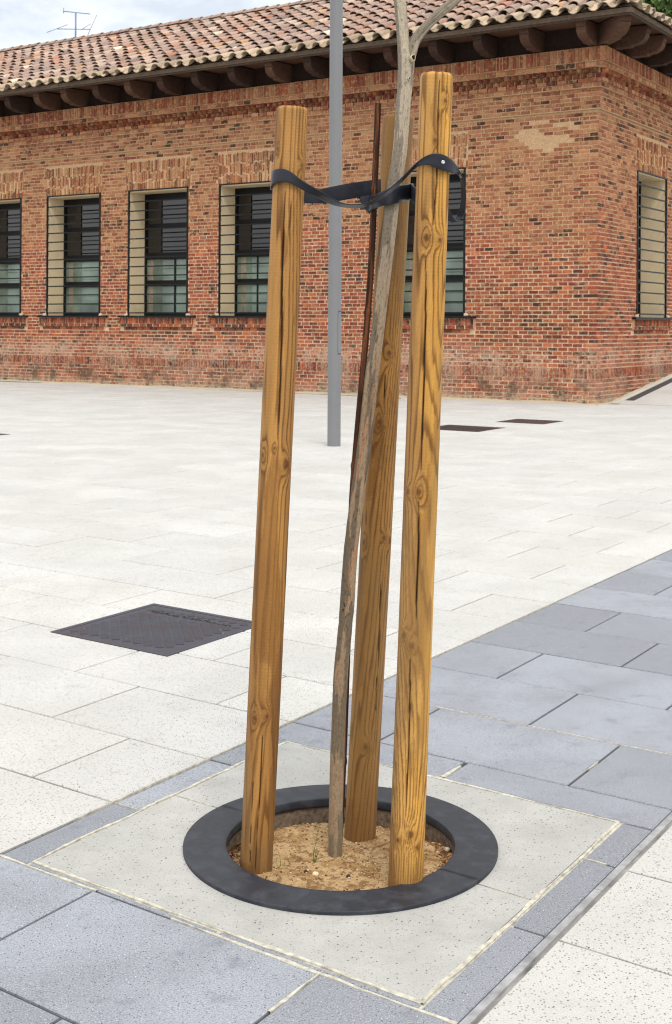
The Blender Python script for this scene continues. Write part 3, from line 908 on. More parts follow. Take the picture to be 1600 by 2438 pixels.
def bark_tube(name, path, rad, seed, n=56, m=560, upper=0.0):
    P = spline(np.column_stack([path, rad]), m)
    R = P[:, 3]
    V, F = tube(P[:, :3], 1.0, n, caps=False)
    V = V.reshape(m, n, 3); ctr = P[:, None, :3]
    th = np.linspace(0, 2 * np.pi, n, endpoint=False)[None]
    zl = P[:, 2][:, None]
    X, Y = np.cos(th), np.sin(th)
    lump = 1 + 0.10 * (fbm(X * 1.2 + 4, Y * 1.2, zl * 7, seed, 4) - 0.5) + 0.06 * (fbm(X * 3, Y * 3, zl * 30, seed + 1, 3) - 0.5)
    up = sstep(1.3, 2.3, zl) * np.ones_like(X)
    # flakes: plates of old bark over paler new bark
    fl = fbm(X * 1.3, Y * 1.3, zl * 5.5, seed + 2, 4) + 0.08 * (fbm(X * 6, Y * 6, zl * 22, seed + 3, 3) - 0.5)
    old = sstep(0.47, 0.49, fl)
    rim = np.exp(-((fl - 0.472) / 0.010) ** 2)
    c_old = lin(112, 98, 82) + (lin(138, 128, 114) - lin(112, 98, 82)) * up[..., None]
    c_new = lin(154, 132, 106) * (1 - up[..., None]) + lin(180, 167, 148) * up[..., None]
    C = c_new * (1 - old[..., None]) + c_old * old[..., None]
    C = C * (1 - 0.45 * rim[..., None]) + lin(88, 74, 58) * 0.45 * rim[..., None]
    orange = sstep(0.60, 0.66, fbm(X * 2.2 + 9, Y * 2.2, zl * 9, seed + 5, 3)) * (1 - old) * sstep(2.1, 1.5, zl)
    C = C * (1 - 0.45 * orange[..., None]) + lin(172, 116, 84) * 0.45 * orange[..., None]
    streak = fbm(X * 9, Y * 9, zl * 5, seed + 6, 3)[..., None]
    C = C * (0.80 + 0.40 * streak)
    speckd = sstep(0.66, 0.72, fbm(X * 12, Y * 12, zl * 70, seed + 7, 2))[..., None]
    C = C * (1 - 0.45 * speckd)
    low = sstep(0.9, 0.1, zl)[..., None] * np.ones_like(X)[..., None]
    C = C * (1 - 0.30 * low) + lin(138, 124, 102) * 0.30 * low
    Rr = R[:, None] * lump + 0.0011 * old
    V2 = ctr + (V - ctr) * Rr[..., None]
    return mesh_np(name, V2.reshape(-1, 3), F, np.clip(C * 0.95, 0, 1).reshape(-1, 3), True)

tr = [(795, 2100, 4.155, .026), (798, 2047, 4.155, .0245), (800, 1900, 4.155, .0235), (806, 1720, 4.155, .0235), (812, 1600, 4.15, .024), (822, 1490, 4.15, .024), (827, 1435, 4.15, .0245), (836, 1307, 4.15, .0235), (852, 1180, 4.15, .0238),
      (868, 1060, 4.15, .0235), (884, 912, 4.14, .0235), (897, 810, 4.14, .022), (921, 605, 4.13, .0225), (938, 450, 4.13, .024), (952, 358, 4.13, .0250), (960, 256, 4.13, .0250), (966, 180, 4.13, .0262), (967, 140, 4.13, .0275), (960, 90, 4.13, .0205), (952, 0, 4.13, .0195), (940, -120, 4.13, .018), (952, -300, 4.12, .015), (935, -520, 4.1, .010)]
P = np.array([px3(x, y, d) for x, y, d, r in tr])
link('trunk', bark_tube('trunk', P, [r * 0.95 for *_, r in tr], 5, m=760), tree, M['bark'])
br = [(968, 165, 4.13, .016), (978, 128, 4.125, .0175), (988, 98, 4.12, .0165), (1008, 70, 4.11, .0150), (1045, 33, 4.1, .0150), (1092, -8, 4.08, .0148), (1180, -110, 4.05, .013), (1240, -260, 4.02, .010), (1262, -420, 4.0, .006)]
P2 = np.array([px3(x, y, d) for x, y, d, r in br])
link('branch', bark_tube('branch', P2, [r for *_, r in br], 15, 40, 300), tree, M['bark'])
for k, pts in enumerate([[(945, -160, 4.13, .010), (880, -260, 4.2, .008), (830, -420, 4.3, .004)], [(950, -290, 4.12, .009), (1010, -380, 4.0, .007), (1040, -520, 3.9, .003)], [(1190, -130, 4.05, .008), (1290, -180, 4.15, .006), (1370, -300, 4.25, .003)]]):
    Pk = np.array([px3(x, y, d) for x, y, d, r in pts])
    link('branch', bark_tube('branch', Pk, [r for *_, r in pts], 60 + k, 20, 80), tree, M['bark'])
# pruning scar: raised collar with dark heart, at the fork
kc = px3(983, 138, 4.098)
def scar(c, r, name, mat, depth):
    V, F = [], []
    prof_ = [(1.25, -0.010), (1.15, 0.004), (0.95, 0.008), (0.78, 0.004), (0.7, -depth), (0.02, -depth)]
    nn = 28
    nrm = np.array([0.35, -0.93, 0.1]); nrm /= np.linalg.norm(nrm)
    a = np.cross(nrm, [0, 0, 1.0]); a /= np.linalg.norm(a); b_ = np.cross(a, nrm)
    for q, h in prof_:
        for k in range(nn):
            t_ = 2 * math.pi * k / nn
            wob = 1 + 0.12 * math.sin(3 * t_ + 1)
            V.append(c + a * r * q * wob * math.cos(t_) * 0.8 + b_ * r * q * wob * math.sin(t_) * 1.15 + nrm * h * r / 0.008)
    for i in range(len(prof_) - 1):
        for k in range(nn): F.append((i * nn + k, i * nn + (k + 1) % nn, (i + 1) * nn + (k + 1) % nn, (i + 1) * nn + k))
    cols = np.concatenate([np.tile(cc_, (nn, 1)) for cc_ in (lin(168, 158, 138), lin(205, 194, 166), lin(214, 202, 170), lin(120, 100, 66), lin(74, 60, 34), lin(96, 80, 44))])
    return mesh_np(name, V, F, cols, True)
link('pruning_scar', scar(kc, 0.0085, 'pruning_scar', None, 0.005), tree, M['bark'])
link('pruning_scar', scar(px3(974, 187, 4.103), 0.0035, 'pruning_scar', None, 0.004), tree, M['bark'])
link('pruning_scar', scar(px3(966, 196, 4.102), 0.003, 'pruning_scar', None, 0.004), tree, M['bark'])

for (x, y, r) in ((822, 1440, .0042), (818, 1452, .003), (830, 1462, .0034), (826, 1430, .003)):
    sc_ = scar(px3(x, y, 4.129), r, 'pruning_scar', None, 0.004)
    a_ = sc_.attributes['Col']; n_ = len(sc_.vertices)
    a_.data.foreach_set('color', np.tile(np.array([*lin(58, 42, 34), 1.0], np.float32), n_))
    link('pruning_scar', sc_, tree, M['bark'])
# thin dark cane tied beside the trunk
cn = [(800, 2090, 4.21), (806, 2040, 4.21), (818, 1800, 4.21), (826, 1580, 4.205), (832, 1400, 4.2), (838, 1200, 4.2), (850, 1040, 4.19), (868, 840, 4.18), (882, 660, 4.18), (892, 450, 4.18), (897, 330, 4.18), (900, 246, 4.18)]
Pc = spline(np.array([px3(*p) for p in cn]), 420)
rc = 0.0105 + 0.0 * Pc[:, 2]
for nd in (0.25, 0.72, 1.22, 1.72, 2.12): rc = rc + 0.0026 * np.exp(-((Pc[:, 2] - nd) / 0.010) ** 2)
Vc, Fc = tube(Pc, rc, 20, caps=False)
Vc3 = Vc.reshape(-1, 20, 3); zc = Vc3[..., 2]; ang = np.arange(20)[None] / 20 * 2 * np.pi
nc = fbm(np.cos(ang) * 1.4, np.sin(ang) * 1.4, zc * 5, 71, 4)[..., None]
cc = lin(56, 36, 26) * (1 - sstep(.5, .62, nc)) + lin(112, 68, 42) * sstep(.5, .62, nc)
cc = cc * (0.45 + 1.1 * fbm(np.cos(ang) * 4, np.sin(ang) * 4, zc * 9, 77, 3)[..., None])
split = np.exp(-((((ang - 4.1 + np.pi) % (2 * np.pi)) - np.pi) / 0.35) ** 2)[..., None]
cc = cc * (1 - 0.8 * split)
Vc3 = Pc[:, None] + (Vc3 - Pc[:, None]) * (1 - 0.35 * split)
cane = link('cane', mesh_np('cane', Vc3.reshape(-1, 3), Fc, cc.reshape(-1, 3), True), None, M['bark'])
tag(cane, 'thin dark brown split cane tied upright against the sapling trunk', 'cane')

# ------------------------------------------------------------------ rubber strap with nails
def c8(x, y): return 620 + x / 3.004, 220 + y / 3.004
def ribbon(rows, name, m=160, th=0.0032):
    """rows: (ux, uy, ud, lx, ly, ld) both edges; built as a band with thickness"""
    U = np.array([px3(*c8(r[0], r[1]), r[2]) for r in rows]); L = np.array([px3(*c8(r[3], r[4]), r[5]) for r in rows])
    Q = spline(np.column_stack([(U + L) / 2, U, L]), m)
    U, L = Q[:, 3:6], Q[:, 6:9]
    T = np.gradient((U + L) / 2, axis=0); W = U - L
    Nn = np.cross(T, W); Nn /= np.linalg.norm(Nn, axis=1)[:, None] + 1e-12
    cols = []
    for k, q in enumerate((0.0, 0.04, 0.25, 0.5, 0.75, 0.96, 1.0)):
        h = th * (0.35 if q in (0.0, 1.0) else 0.5)
        cols.append(L + W * q + Nn * h)
    for k, q in enumerate((1.0, 0.96, 0.75, 0.5, 0.25, 0.04, 0.0)):
        h = th * (0.35 if q in (0.0, 1.0) else 0.5)
        cols.append(L + W * q - Nn * h)
    n = len(cols)
    V = np.stack(cols, 1).reshape(-1, 3)
    I = np.arange(m - 1)[:, None] * n; J = np.arange(n)[None]; J2 = (J + 1) % n
    F = np.stack([I + J, I + n + J, I + n + J2, I + J2], -1).reshape(-1, 4)
    FL = [tuple(f) for f in F] + [tuple(range(n)), tuple(reversed(range((m - 1) * n, m * n)))]
    return mesh_np(name, V, FL, smooth=True)
strap = empty('tree_tie', tuple(px3(850, 480, 4.1)))
tag(strap, 'black rubber strap looped from stake to stake around the sapling', 'tree tie')
A = [(95, 590, 4.075, 80, 700, 4.075), (84, 570, 4.05, 72, 690, 4.05), (95, 556, 4.005, 84, 662, 4.005), (150, 545, 3.982, 140, 640, 3.982), (205, 560, 3.978, 205, 645, 3.978), (300, 630, 3.984, 292, 692, 3.992), (420, 700, 3.985, 402, 747, 4.01), (520, 760, 3.99, 485, 792, 4.03), (600, 794, 3.99, 570, 817, 4.035),
     (700, 800, 3.985, 680, 826, 4.03), (800, 773, 3.975, 765, 811, 4.02), (900, 708, 3.95, 865, 762, 4.0), (1000, 620, 3.92, 960, 690, 3.97), (1110, 510, 3.865, 1060, 590, 3.92), (1180, 457, 3.838, 1130, 530, 3.862), (1250, 436, 3.832, 1200, 520, 3.838), (1320, 450, 3.838, 1290, 552, 3.838), (1385, 500, 3.866, 1365, 576, 3.86), (1425, 560, 3.905, 1415, 590, 3.93), (1448, 610, 3.93, 1432, 612, 3.965)]
link('strap_band', ribbon(A, 'strap_band', 260), strap, M['strap'])
Rr = [(1446, 606, 3.93, 1430, 608, 3.965), (1466, 690, 3.95, 1436, 690, 3.985), (1468, 780, 3.97, 1432, 800, 4.0), (1452, 880, 3.99, 1405, 890, 4.005), (1400, 920, 3.985, 1375, 930, 3.99), (1330, 800, 3.97, 1330, 900, 3.975), (1240, 715, 3.965, 1240, 825, 3.965), (1130, 690, 4.0, 1130, 812, 4.0), (1085, 660, 4.10, 1085, 780, 4.10), (1090, 650, 4.24, 1090, 770, 4.24)]
link('strap_band', ribbon(Rr, 'strap_band', 200), strap, M['strap'])
Cc = [(1092, 652, 4.26, 1090, 766, 4.26), (1078, 652, 4.225, 1074, 766, 4.225), (1050, 656, 4.17, 1045, 775, 4.17), (1000, 664, 4.105, 985, 792, 4.105), (940, 682, 4.094, 930, 800, 4.094), (880, 705, 4.11, 870, 812, 4.11), (820, 732, 4.145, 815, 832, 4.145), (790, 742, 4.165, 786, 846, 4.165), (778, 745, 4.20, 776, 850, 4.20)]
link('strap_band', ribbon(Cc, 'strap_band', 140), strap, M['strap'])
Bk = [(730, 742, 4.205, 702, 752, 4.205), (775, 738, 4.195, 722, 790, 4.2), (800, 745, 4.185, 752, 838, 4.195), (806, 770, 4.175, 780, 868, 4.185)]
link('strap_band', ribbon(Bk, 'strap_band', 90), strap, M['strap'])
Bb = [(860, 620, 4.24, 860, 735, 4.24), (800, 626, 4.225, 800, 745, 4.225), (700, 640, 4.20, 700, 752, 4.20), (600, 656, 4.17, 600, 770, 4.17), (500, 676, 4.14, 490, 789, 4.14), (400, 694, 4.115, 400, 793, 4.115), (310, 690, 4.105, 310, 790, 4.105), (210, 650, 4.097, 210, 760, 4.097), (110, 600, 4.085, 100, 710, 4.085)]
link('strap_band', ribbon(Bb, 'strap_band', 140), strap, M['strap'])
def nail(c, nrm, r):
    nrm = np.array(nrm, float); nrm /= np.linalg.norm(nrm)
    a = np.cross(nrm, [0, 0, 1.0]); a /= np.linalg.norm(a); b_ = np.cross(a, nrm)
    V, F, nn = [], [], 16
    pr = [(1.0, -0.002), (1.0, 0.0006), (0.8, 0.0016), (0.3, 0.0021), (0.25, 0.0012), (0.02, 0.0012)]
    for q, h in pr:
        for k in range(nn): V.append(c + (a * math.cos(2 * math.pi * k / nn) + b_ * math.sin(2 * math.pi * k / nn)) * r * q + nrm * h)
    for i in range(len(pr) - 1):
        for k in range(nn): F.append((i * nn + k, i * nn + (k + 1) % nn, (i + 1) * nn + (k + 1) % nn, (i + 1) * nn + k))
    return mesh_np('nail', V, F, smooth=True)
link('nail', nail(px3(655, 419, 4.0), (-0.8, -0.6, 0), 0.0056), strap, M['alu'])
link('nail', nail(px3(1055, 386, 3.834), (0.25, -0.97, 0), 0.0058), strap, M['alu'])

# ------------------------------------------------------------------ manhole covers
def cover(name, o, ea, eb, wa, wb, label, mat, ribs=True, n=0):
    c = o + ea * wa / 2 + eb * wb / 2
    root = empty(name, tuple(c))
    tag(root, label, 'manhole cover', 'iron covers set in the white paving')
    fr = Soup(); f = 0.035
    for (x0, x1, y0, y1) in ((0, wa, 0, f), (0, wa, wb - f, wb), (f, wa - f, 0, f), (f, wa - f, wb - f, wb)): pass
    fr.add(box_pts(o, ea, eb, EZ, 0, wa, 0, f, -0.02, 0.004), BOXF); fr.add(box_pts(o, ea, eb, EZ, 0, wa, wb - f, wb, -0.02, 0.004), BOXF)
    fr.add(box_pts(o, ea, eb, EZ, 0, f, f, wb - f, -0.02, 0.004), BOXF); fr.add(box_pts(o, ea, eb, EZ, wa - f, wa, f, wb - f, -0.02, 0.004), BOXF)
    link('frame', fr.mesh('frame'), root, mat)
    pl = box_pts(o, ea, eb, EZ, f + 0.004, wa - f - 0.004, f + 0.004, wb - f - 0.004, -0.02, 0.0026)
    link('plate', mesh_np('plate', pl, BOXF), root, mat)
    if ribs:
        # raised checker tread: rows of small bars, grooves between them
        tr_ = Soup(); step = 0.056
        dA, dB = (ea + eb) / math.sqrt(2), (eb - ea) / math.sqrt(2)      # the tread runs cornerwise
        cen = o + ea * wa / 2 + eb * wb / 2
        nq = int(1.3 / step)
        for i in range(-nq // 2, nq // 2 + 1):
            for j in range(-46, 47):
                x0, y0 = i * step, j * 0.0145
                mid = dA * (x0 + step / 2) + dB * (y0 + 0.007)
                la, lb = mid @ ea, mid @ eb
                if abs(la) > wa / 2 - 0.085 or abs(lb) > wb / 2 - 0.085: continue
                if wa / 2 - 0.20 < la < wa / 2 - 0.125 and abs(lb) < wb / 2 - 0.10: continue
                tr_.add(box_pts(cen, dA, dB, EZ, x0 + 0.006, x0 + step - 0.006, y0 + 0.0015, y0 + 0.0130, 0.0010, 0.0052), BOXF[1:])
        tag(link('tread_pattern', tr_.mesh('tread_pattern'), root, mat), kind='stuff')
    return root
cv = cover('manhole_cover', pab(2.065, -2.125), E1, E2, 0.855, 0.86, 'large square dark iron cover with tread pattern, nearest, left of the stakes', M['iron'])
# worn raised band across the cover (lettering rubbed beyond reading)
lt = Soup()
for k in range(26):
    y0 = 0.13 + k * 0.0235
    for q in range(random.choice((2, 3))):
        yy = y0 + random.uniform(0, 0.012); xx = 0.855 - 0.19 + random.uniform(0, 0.028)
        lt.add(box_pts(pab(2.065, -2.125), E1, E2, EZ, xx, xx + random.uniform(0.008, 0.026), yy, yy + 0.0045, 0.001, 0.0062), BOXF[1:])
tag(link('worn_relief', lt.mesh('worn_relief'), cv, mat_flat('worn_relief_dirt', (0.06, 0.055, 0.045), 0.8, 0.2, 0.5, 60)), kind='stuff')
E1f = np.array([0.535, 0.845, 0]); E2f = np.array([0.845, -0.535, 0])
cover('manhole_cover', np.array([1.36, 20.82, 0]), E1f, E2f, 1.03, 1.05, 'rusty square iron cover partly hidden by the right stake', M['iron_far'])
cover('manhole_cover', np.array([2.79, 22.40, 0]), E1f, E2f, 0.90, 0.90, 'dark square iron cover standing clear in front of the building corner', M['iron_far'], False)
cover('manhole_cover', np.array([-6.03, 19.24, 0]), E1f, E2f, 0.7, 0.9, 'dark iron cover cut by the left picture edge', M['iron_far'], False)

# ------------------------------------------------------------------ lamp post
lp = empty('lamp_post', (-0.019, 17.8, 0))
tag(lp, 'plain round grey steel lamp post in front of the brick facade', 'lamp post')
nA, hs = 40, [(-0.05, .0915), (0.0, .0915), (2.0, .0915), (7.5, .0895), (9.0, .085), (9.02, .06), (9.03, .001)]
V, F = [], []
for z, r in hs:
    for k in range(nA): V.append((-0.019 + r * math.cos(2 * math.pi * k / nA), 17.8 + r * math.sin(2 * math.pi * k / nA), z))
for i in range(len(hs) - 1):
    for k in range(nA): F.append((i * nA + k, i * nA + (k + 1) % nA, (i + 1) * nA + (k + 1) % nA, (i + 1) * nA + k))
link('post', mesh_np('post', V, F, smooth=True), lp, M['post'])
# service door: shallow curved panel with a dark seam, on the right of the front
def door_panel(a0, a1, z0, z1, r, name):
    V, F = [], []
    m = 14
    ang = np.radians(np.linspace(a0, a1, m)); zs = np.linspace(z0, z1, 16)
    rad_a = (math.radians(a1 - a0)) * 0.22; rad_z = 0.045
    for z in zs:
        for a in ang:
            V.append((-0.019 + r * math.cos(a), 17.8 + r * math.sin(a), z))
    for i in range(15):
        for j in range(m - 1):
            corner = (i in (0, 14)) and (j in (0, m - 2))
            if not corner: F.append((i * m + j, i * m + j + 1, (i + 1) * m + j + 1, (i + 1) * m + j))
    return mesh_np(name, V, F, smooth=True)
dr = link('service_door', door_panel(-62, -5, 1.27, 1.87, .0930, 'service_door'), lp, M['seam'])
link('door_plate', door_panel(-60, -7, 1.285, 1.855, .0940, 'door_plate'), dr, M['post'])
for z in (1.33, 1.81):
    a = math.radians(-12)
    c = np.array([-0.019 + .0945 * math.cos(a), 17.8 + .0945 * math.sin(a), z])
    link('lock', nail(c, (math.cos(a), math.sin(a), 0), 0.012), dr, M['seam'])
V, F = [], []
hd = Soup(); hd.add(box_pts(np.array([-0.019, 17.8, 9.0]), np.array([1.0, 0, 0]), np.array([0, 1.0, 0]), EZ, -0.05, 0.75, -0.14, 0.14, 0.0, 0.09), BOXF)
link('lamp_head', hd.mesh('lamp_head'), lp, M['post'])

# ------------------------------------------------------------------ the brick building
bld = empty('brick_building', tuple(BC))
tag(bld, 'long low red-brown brick building with clay tile roof and barred windows', 'building')
WL = [(3.16, 5.19), (8.15, 10.18), (11.22, 13.27), (14.30, 16.32), (17.36, 19.40), (20.45, 22.5)]
WR = [(2.39, 4.40), (6.2, 8.2)]
Z0, Z1 = 1.885, 5.215
LIN_T = 6.055
LEN_L, LEN_R = 25.0, 9.3
CH = 0.0882; PITCH = 0.233
bricks = Soup(); deco = Soup()

PAL_LOW = [lin(164, 78, 46), lin(152, 70, 46), lin(176, 88, 50), lin(142, 64, 44), lin(192, 98, 48), lin(128, 62, 46), lin(170, 84, 54), lin(158, 84, 58)]
PAL_UP = [lin(180, 118, 78), lin(168, 104, 70), lin(190, 128, 84), lin(158, 92, 62), lin(194, 136, 92), lin(148, 82, 58), lin(178, 112, 76)]
PAL_DK = [lin(92, 58, 46), lin(110, 66, 50), lin(82, 58, 50), lin(118, 74, 56)]
def brown(c):
    return c * 0.88 + c.mean() * 0.12
PAL_LOW, PAL_UP, PAL_DK = [brown(c) for c in PAL_LOW], [brown(c) for c in PAL_UP], [brown(c) for c in PAL_DK]
MORT_UP, MORT_LOW = lin(208, 172, 134) * 0.86, lin(216, 186, 156) * 0.95
def brick_col(s, z, face):
    k = fbm(np.array(s * 0.55), np.array(z * 0.8), face * 7.0, 41, 3)
    t_ = float(sstep(3.2, 4.7, z + 2.2 * (k - 0.5)))
    c = random.choice(PAL_UP) * t_ + random.choice(PAL_LOW) * (1 - t_)
    if 5.0 < z < 5.3 and face == 0: c = c * 0.9
    pd = 0.06 + 0.12 * float(fbm(np.array(s * 0.8 + 9), np.array(z * 1.1), face * 3.0, 43, 3) > 0.56)
    if random.random() < pd: c = random.choice(PAL_DK)
    return c * random.uniform(0.82, 1.10) * 0.88

def wall_brick(face, s0, s1, z0, z1, o, depth=0.03, c=None, store=None):
    f = Lf if face == 0 else Rf
    j = lambda q: random.uniform(-q, q)
    s0 += j(.006); s1 += j(.006); z0 += j(.004); z1 += j(.004); o += j(.003)
    P = [f(s0, z0 + j(.003), o), f(s1, z0 + j(.003), o), f(s1, z1 + j(.003), o), f(s0, z1 + j(.003), o), f(s0, z0, o - depth), f(s1, z0, o - depth), f(s1, z1, o - depth), f(s0, z1, o - depth)]
    Fq = [[0, 3, 2, 1], [0, 1, 5, 4], [1, 2, 6, 5], [2, 3, 7, 6], [3, 0, 4, 7]] if face == 0 else [[0, 1, 2, 3], [4, 5, 1, 0], [5, 6, 2, 1], [6, 7, 3, 2], [7, 4, 0, 3]]
    (store or bricks).add(np.array(P), np.array(Fq), brick_col((s0 + s1) / 2, (z0 + z1) / 2, face) if c is None else c)

def blocked(face, z):
    """intervals along the wall taken by windows, lintels and sill aprons at height z"""
    W = WL if face == 0 else WR
    r = []
    for a, b in W:
        if Z0 - 0.05 < z < Z1: r.append((a - 0.0, b + 0.0))
        elif Z1 <= z < LIN_T: r.append((a - 0.06, b + 0.06))
        elif 1.49 < z <= Z0 - 0.05: r.append((a - 0.27, b + 0.27))
    return r

def course(face, z0, z1, shift, o=0.0, length=None, avoid=True, joint=0.026, start=-0.0, depth=0.03, c=None):
    L = length or (LEN_L if face == 0 else LEN_R)
    zc = (z0 + z1) / 2
    bl = blocked(face, zc) if avoid else []
    cuts = [start - o]
    s = start - o + (0.33 if shift else 0.20)
    while s < L: cuts.append(s); s += PITCH * random.uniform(0.97, 1.03)
    for a, b in zip(cuts[:-1], cuts[1:]):
        segs = [(a, b)]
        for u, v in bl:
            ns = []
            for p, q in segs:
                if q <= u or p >= v: ns.append((p, q)); continue
                if p < u: ns.append((p, u))
                if q > v: ns.append((v, q))
            segs = ns
        for p, q in segs:
            if q - p < 0.075: continue
            wall_brick(face, p + (joint / 2 if p > cuts[0] + 1e-6 else 0.004), q - joint / 2, z0, z1, o, depth, c)

for face in (0, 1):
    SOLD = (0.552, 0.778)
    zs_ = [0.02 + i * CH for i in range(6)] + [0.780 + i * CH for i in range(62)]
    for k, z in enumerate(zs_):
        course(face, z + 0.012, z + CH - 0.012, k % 2)
    # upright course of the plinth
    L = LEN_L if face == 0 else LEN_R
    s = -0.012
    while s < L:
        wd = random.uniform(0.052, 0.064)
        wall_brick(face, s, s + wd, SOLD[0] + 0.010 + random.uniform(-.006, .006), SOLD[1] - 0.010, 0.012, 0.04, c=brick_col(s, 0.6, face) * random.uniform(0.8, 1.05))
        s += wd + random.uniform(0.018, 0.028)
    # lintels: thin upright bricks in wide lime joints, splayed
    f = Lf if face == 0 else Rf
    for a, b in (WL if face == 0 else WR):
        mid = (a + b) / 2; s = a - 0.05
        while s < b + 0.03:
            wd = random.uniform(0.028, 0.042)
            cuts = [Z1 + 0.012, Z1 + 0.27 + random.uniform(-.06, .06), Z1 + 0.54 + random.uniform(-.06, .06), LIN_T - 0.02]
            for za, zb in zip(cuts[:-1], cuts[1:]):
                if random.random() < 0.10: continue
                sk = (s - mid) * 0.06
                o = 0.001 + random.uniform(-.003, .003)
                sa, sb = sk * (za - Z1), sk * (zb - Z1)
                zb2 = zb - random.uniform(0.015, 0.06)
                P = [f(s + sa, za, o), f(s + wd + sa, za, o), f(s + wd + sb, zb2, o), f(s + sb, zb2, o), f(s + sa, za, o - .03), f(s + wd + sa, za, o - .03), f(s + wd + sb, zb2, o - .03), f(s + sb, zb2, o - .03)]
                Fq = [[0, 3, 2, 1], [0, 1, 5, 4], [1, 2, 6, 5], [2, 3, 7, 6], [3, 0, 4, 7]] if face == 0 else [[0, 1, 2, 3], [4, 5, 1, 0], [5, 6, 2, 1], [6, 7, 3, 2], [7, 4, 0, 3]]
                c = random.choice([lin(184, 130, 90), lin(172, 112, 76), lin(150, 92, 64), lin(192, 142, 102), lin(116, 74, 58), lin(160, 90, 62)]) * 0.86
                bricks.add(np.array(P), np.array(Fq), c)
            s += wd + random.uniform(0.014, 0.024)
        # apron under the sill: upright bricks, then two courses stepping back
        s = a - 0.25
        while s < b + 0.25:
            wd = random.uniform(0.055, 0.066)
            wall_brick(face, s, s + wd, 1.685, 1.832, 0.055, 0.09, c=random.choice(PAL_LOW + PAL_DK) * random.uniform(.7, 1.0))
            s += wd + 0.018
        for (za, zb, o, cut) in ((1.60, 1.675, 0.045, 0.0), (1.512, 1.588, 0.022, 0.12)):
            s = a - 0.25 + cut
            while s < b + 0.25 - cut:
                e = min(s + PITCH - 0.024, b + 0.25 - cut)
                if e - s > 0.06: wall_brick(face, s, e, za, zb, o, 0.06, c=random.choice(PAL_DK + PAL_LOW) * random.uniform(.6, .85))
                s += PITCH
    # frieze, stepped bands, crowning upright course
    z = 6.305
    for k in range(5):
        course(face, z + 0.010, z + CH - 0.012, k % 2, 0.06, avoid=False, depth=0.06, c=None)
        z += CH
    z = 6.755
    for k, o in enumerate((0.11, 0.15)):
        course(face, z + 0.008, z + 0.088, k % 2, o, avoid=False, depth=0.08)
        z += 0.094
    for k, o in enumerate((0.205,)):
        course(face, 7.165 + 0.008, 7.165 + 0.098, k % 2, o, avoid=False, depth=0.10)
    s = -0.27
    while s < L:
        wd = random.uniform(0.058, 0.07)
        wall_brick(face, s, s + wd, 7.285, 7.565, 0.255, 0.12, c=random.choice(PAL_UP + PAL_LOW[:3]) * random.uniform(.72, 1.0) * 0.86)
        s += wd + 0.016
    # saw-tooth band: bricks set cornerwise in two staggered rows
    for row, (za, zb) in enumerate(((6.952, 7.045), (7.058, 7.155))):
        s = -0.10 + row * 0.085
        while s < L:
            c = (random.choice(PAL_LOW + PAL_UP) * random.uniform(.7, 1.0)) * 0.86
            g = 0.072
            oo = 0.115 + 0.03 * row
            P = [f(s, za, oo - g), f(s + g, za, oo + g * 0.7), f(s + 2 * g, za, oo - g), f(s, zb, oo - g), f(s + g, zb, oo + g * 0.7), f(s + 2 * g, zb, oo - g)]
            Fq = [[0, 1, 4, 3], [1, 2, 5, 4], [0, 2, 1, 1], [3, 4, 5, 5]]
            Fq = [[0, 3, 4, 1], [1, 4, 5, 2]] if face == 0 else [[0, 1, 4, 3], [1, 2, 5, 4]]
            V = np.array(P)
            V = np.concatenate([V, V[[1]] - EZ * 0.0])      # helper vertex keeps quads only
            Fq = Fq + [[0, 1, 2, 6], [3, 5, 4, 4]][:0]
            deco.add(V[:6], np.array(Fq), c)
            # caps as thin quads
            m0 = f(s + g, za, oo - g); m1 = f(s + g, zb, oo - g)
            deco.add(np.array([P[0], P[1], P[2], m0]), np.array([[0, 1, 2, 3]]), c)
            deco.add(np.array([P[3], P[4], P[5], m1]), np.array([[0, 1, 2, 3]]), c)
            s += 0.17

# pale lime patch high on the wall near the corner
for i, (V, F, c) in enumerate(bricks.items):
    d = V.mean(0) - BC
    s, z = d @ UL, d[2]
    if abs((d @ UR)) < 0.08 and ((s - 1.15) / 0.75) ** 2 + ((z - 5.82) / 0.33) ** 2 < 1 and random.random() < 0.58:
        bricks.items[i] = (V + UR * 0.012, F, lin(206, 176, 138) * 0.8)

corner3 = np.array([BC[0], BC[1], 2.2])
def brick_rank(it):
    c = it[0].mean(0)
    d = c - BC
    out_ = 0 if c[2] < 6.3 else 4
    return np.linalg.norm(c - np.array([0, 0, CAM_H])) + out_ + (3 if (d @ UL) > 2.9 else 0) + (2 if abs(d @ UL) < 0.08 else 0)
bricks.items.sort(key=brick_rank)
for it in bricks.items[:300]:
    link('brick', bricks.mesh('brick', [it]), bld, M['brick'])
tag(link('wall_bricks', bricks.mesh('wall_bricks', bricks.items[300:] + deco.items), bld, M['brick']), kind='stuff')

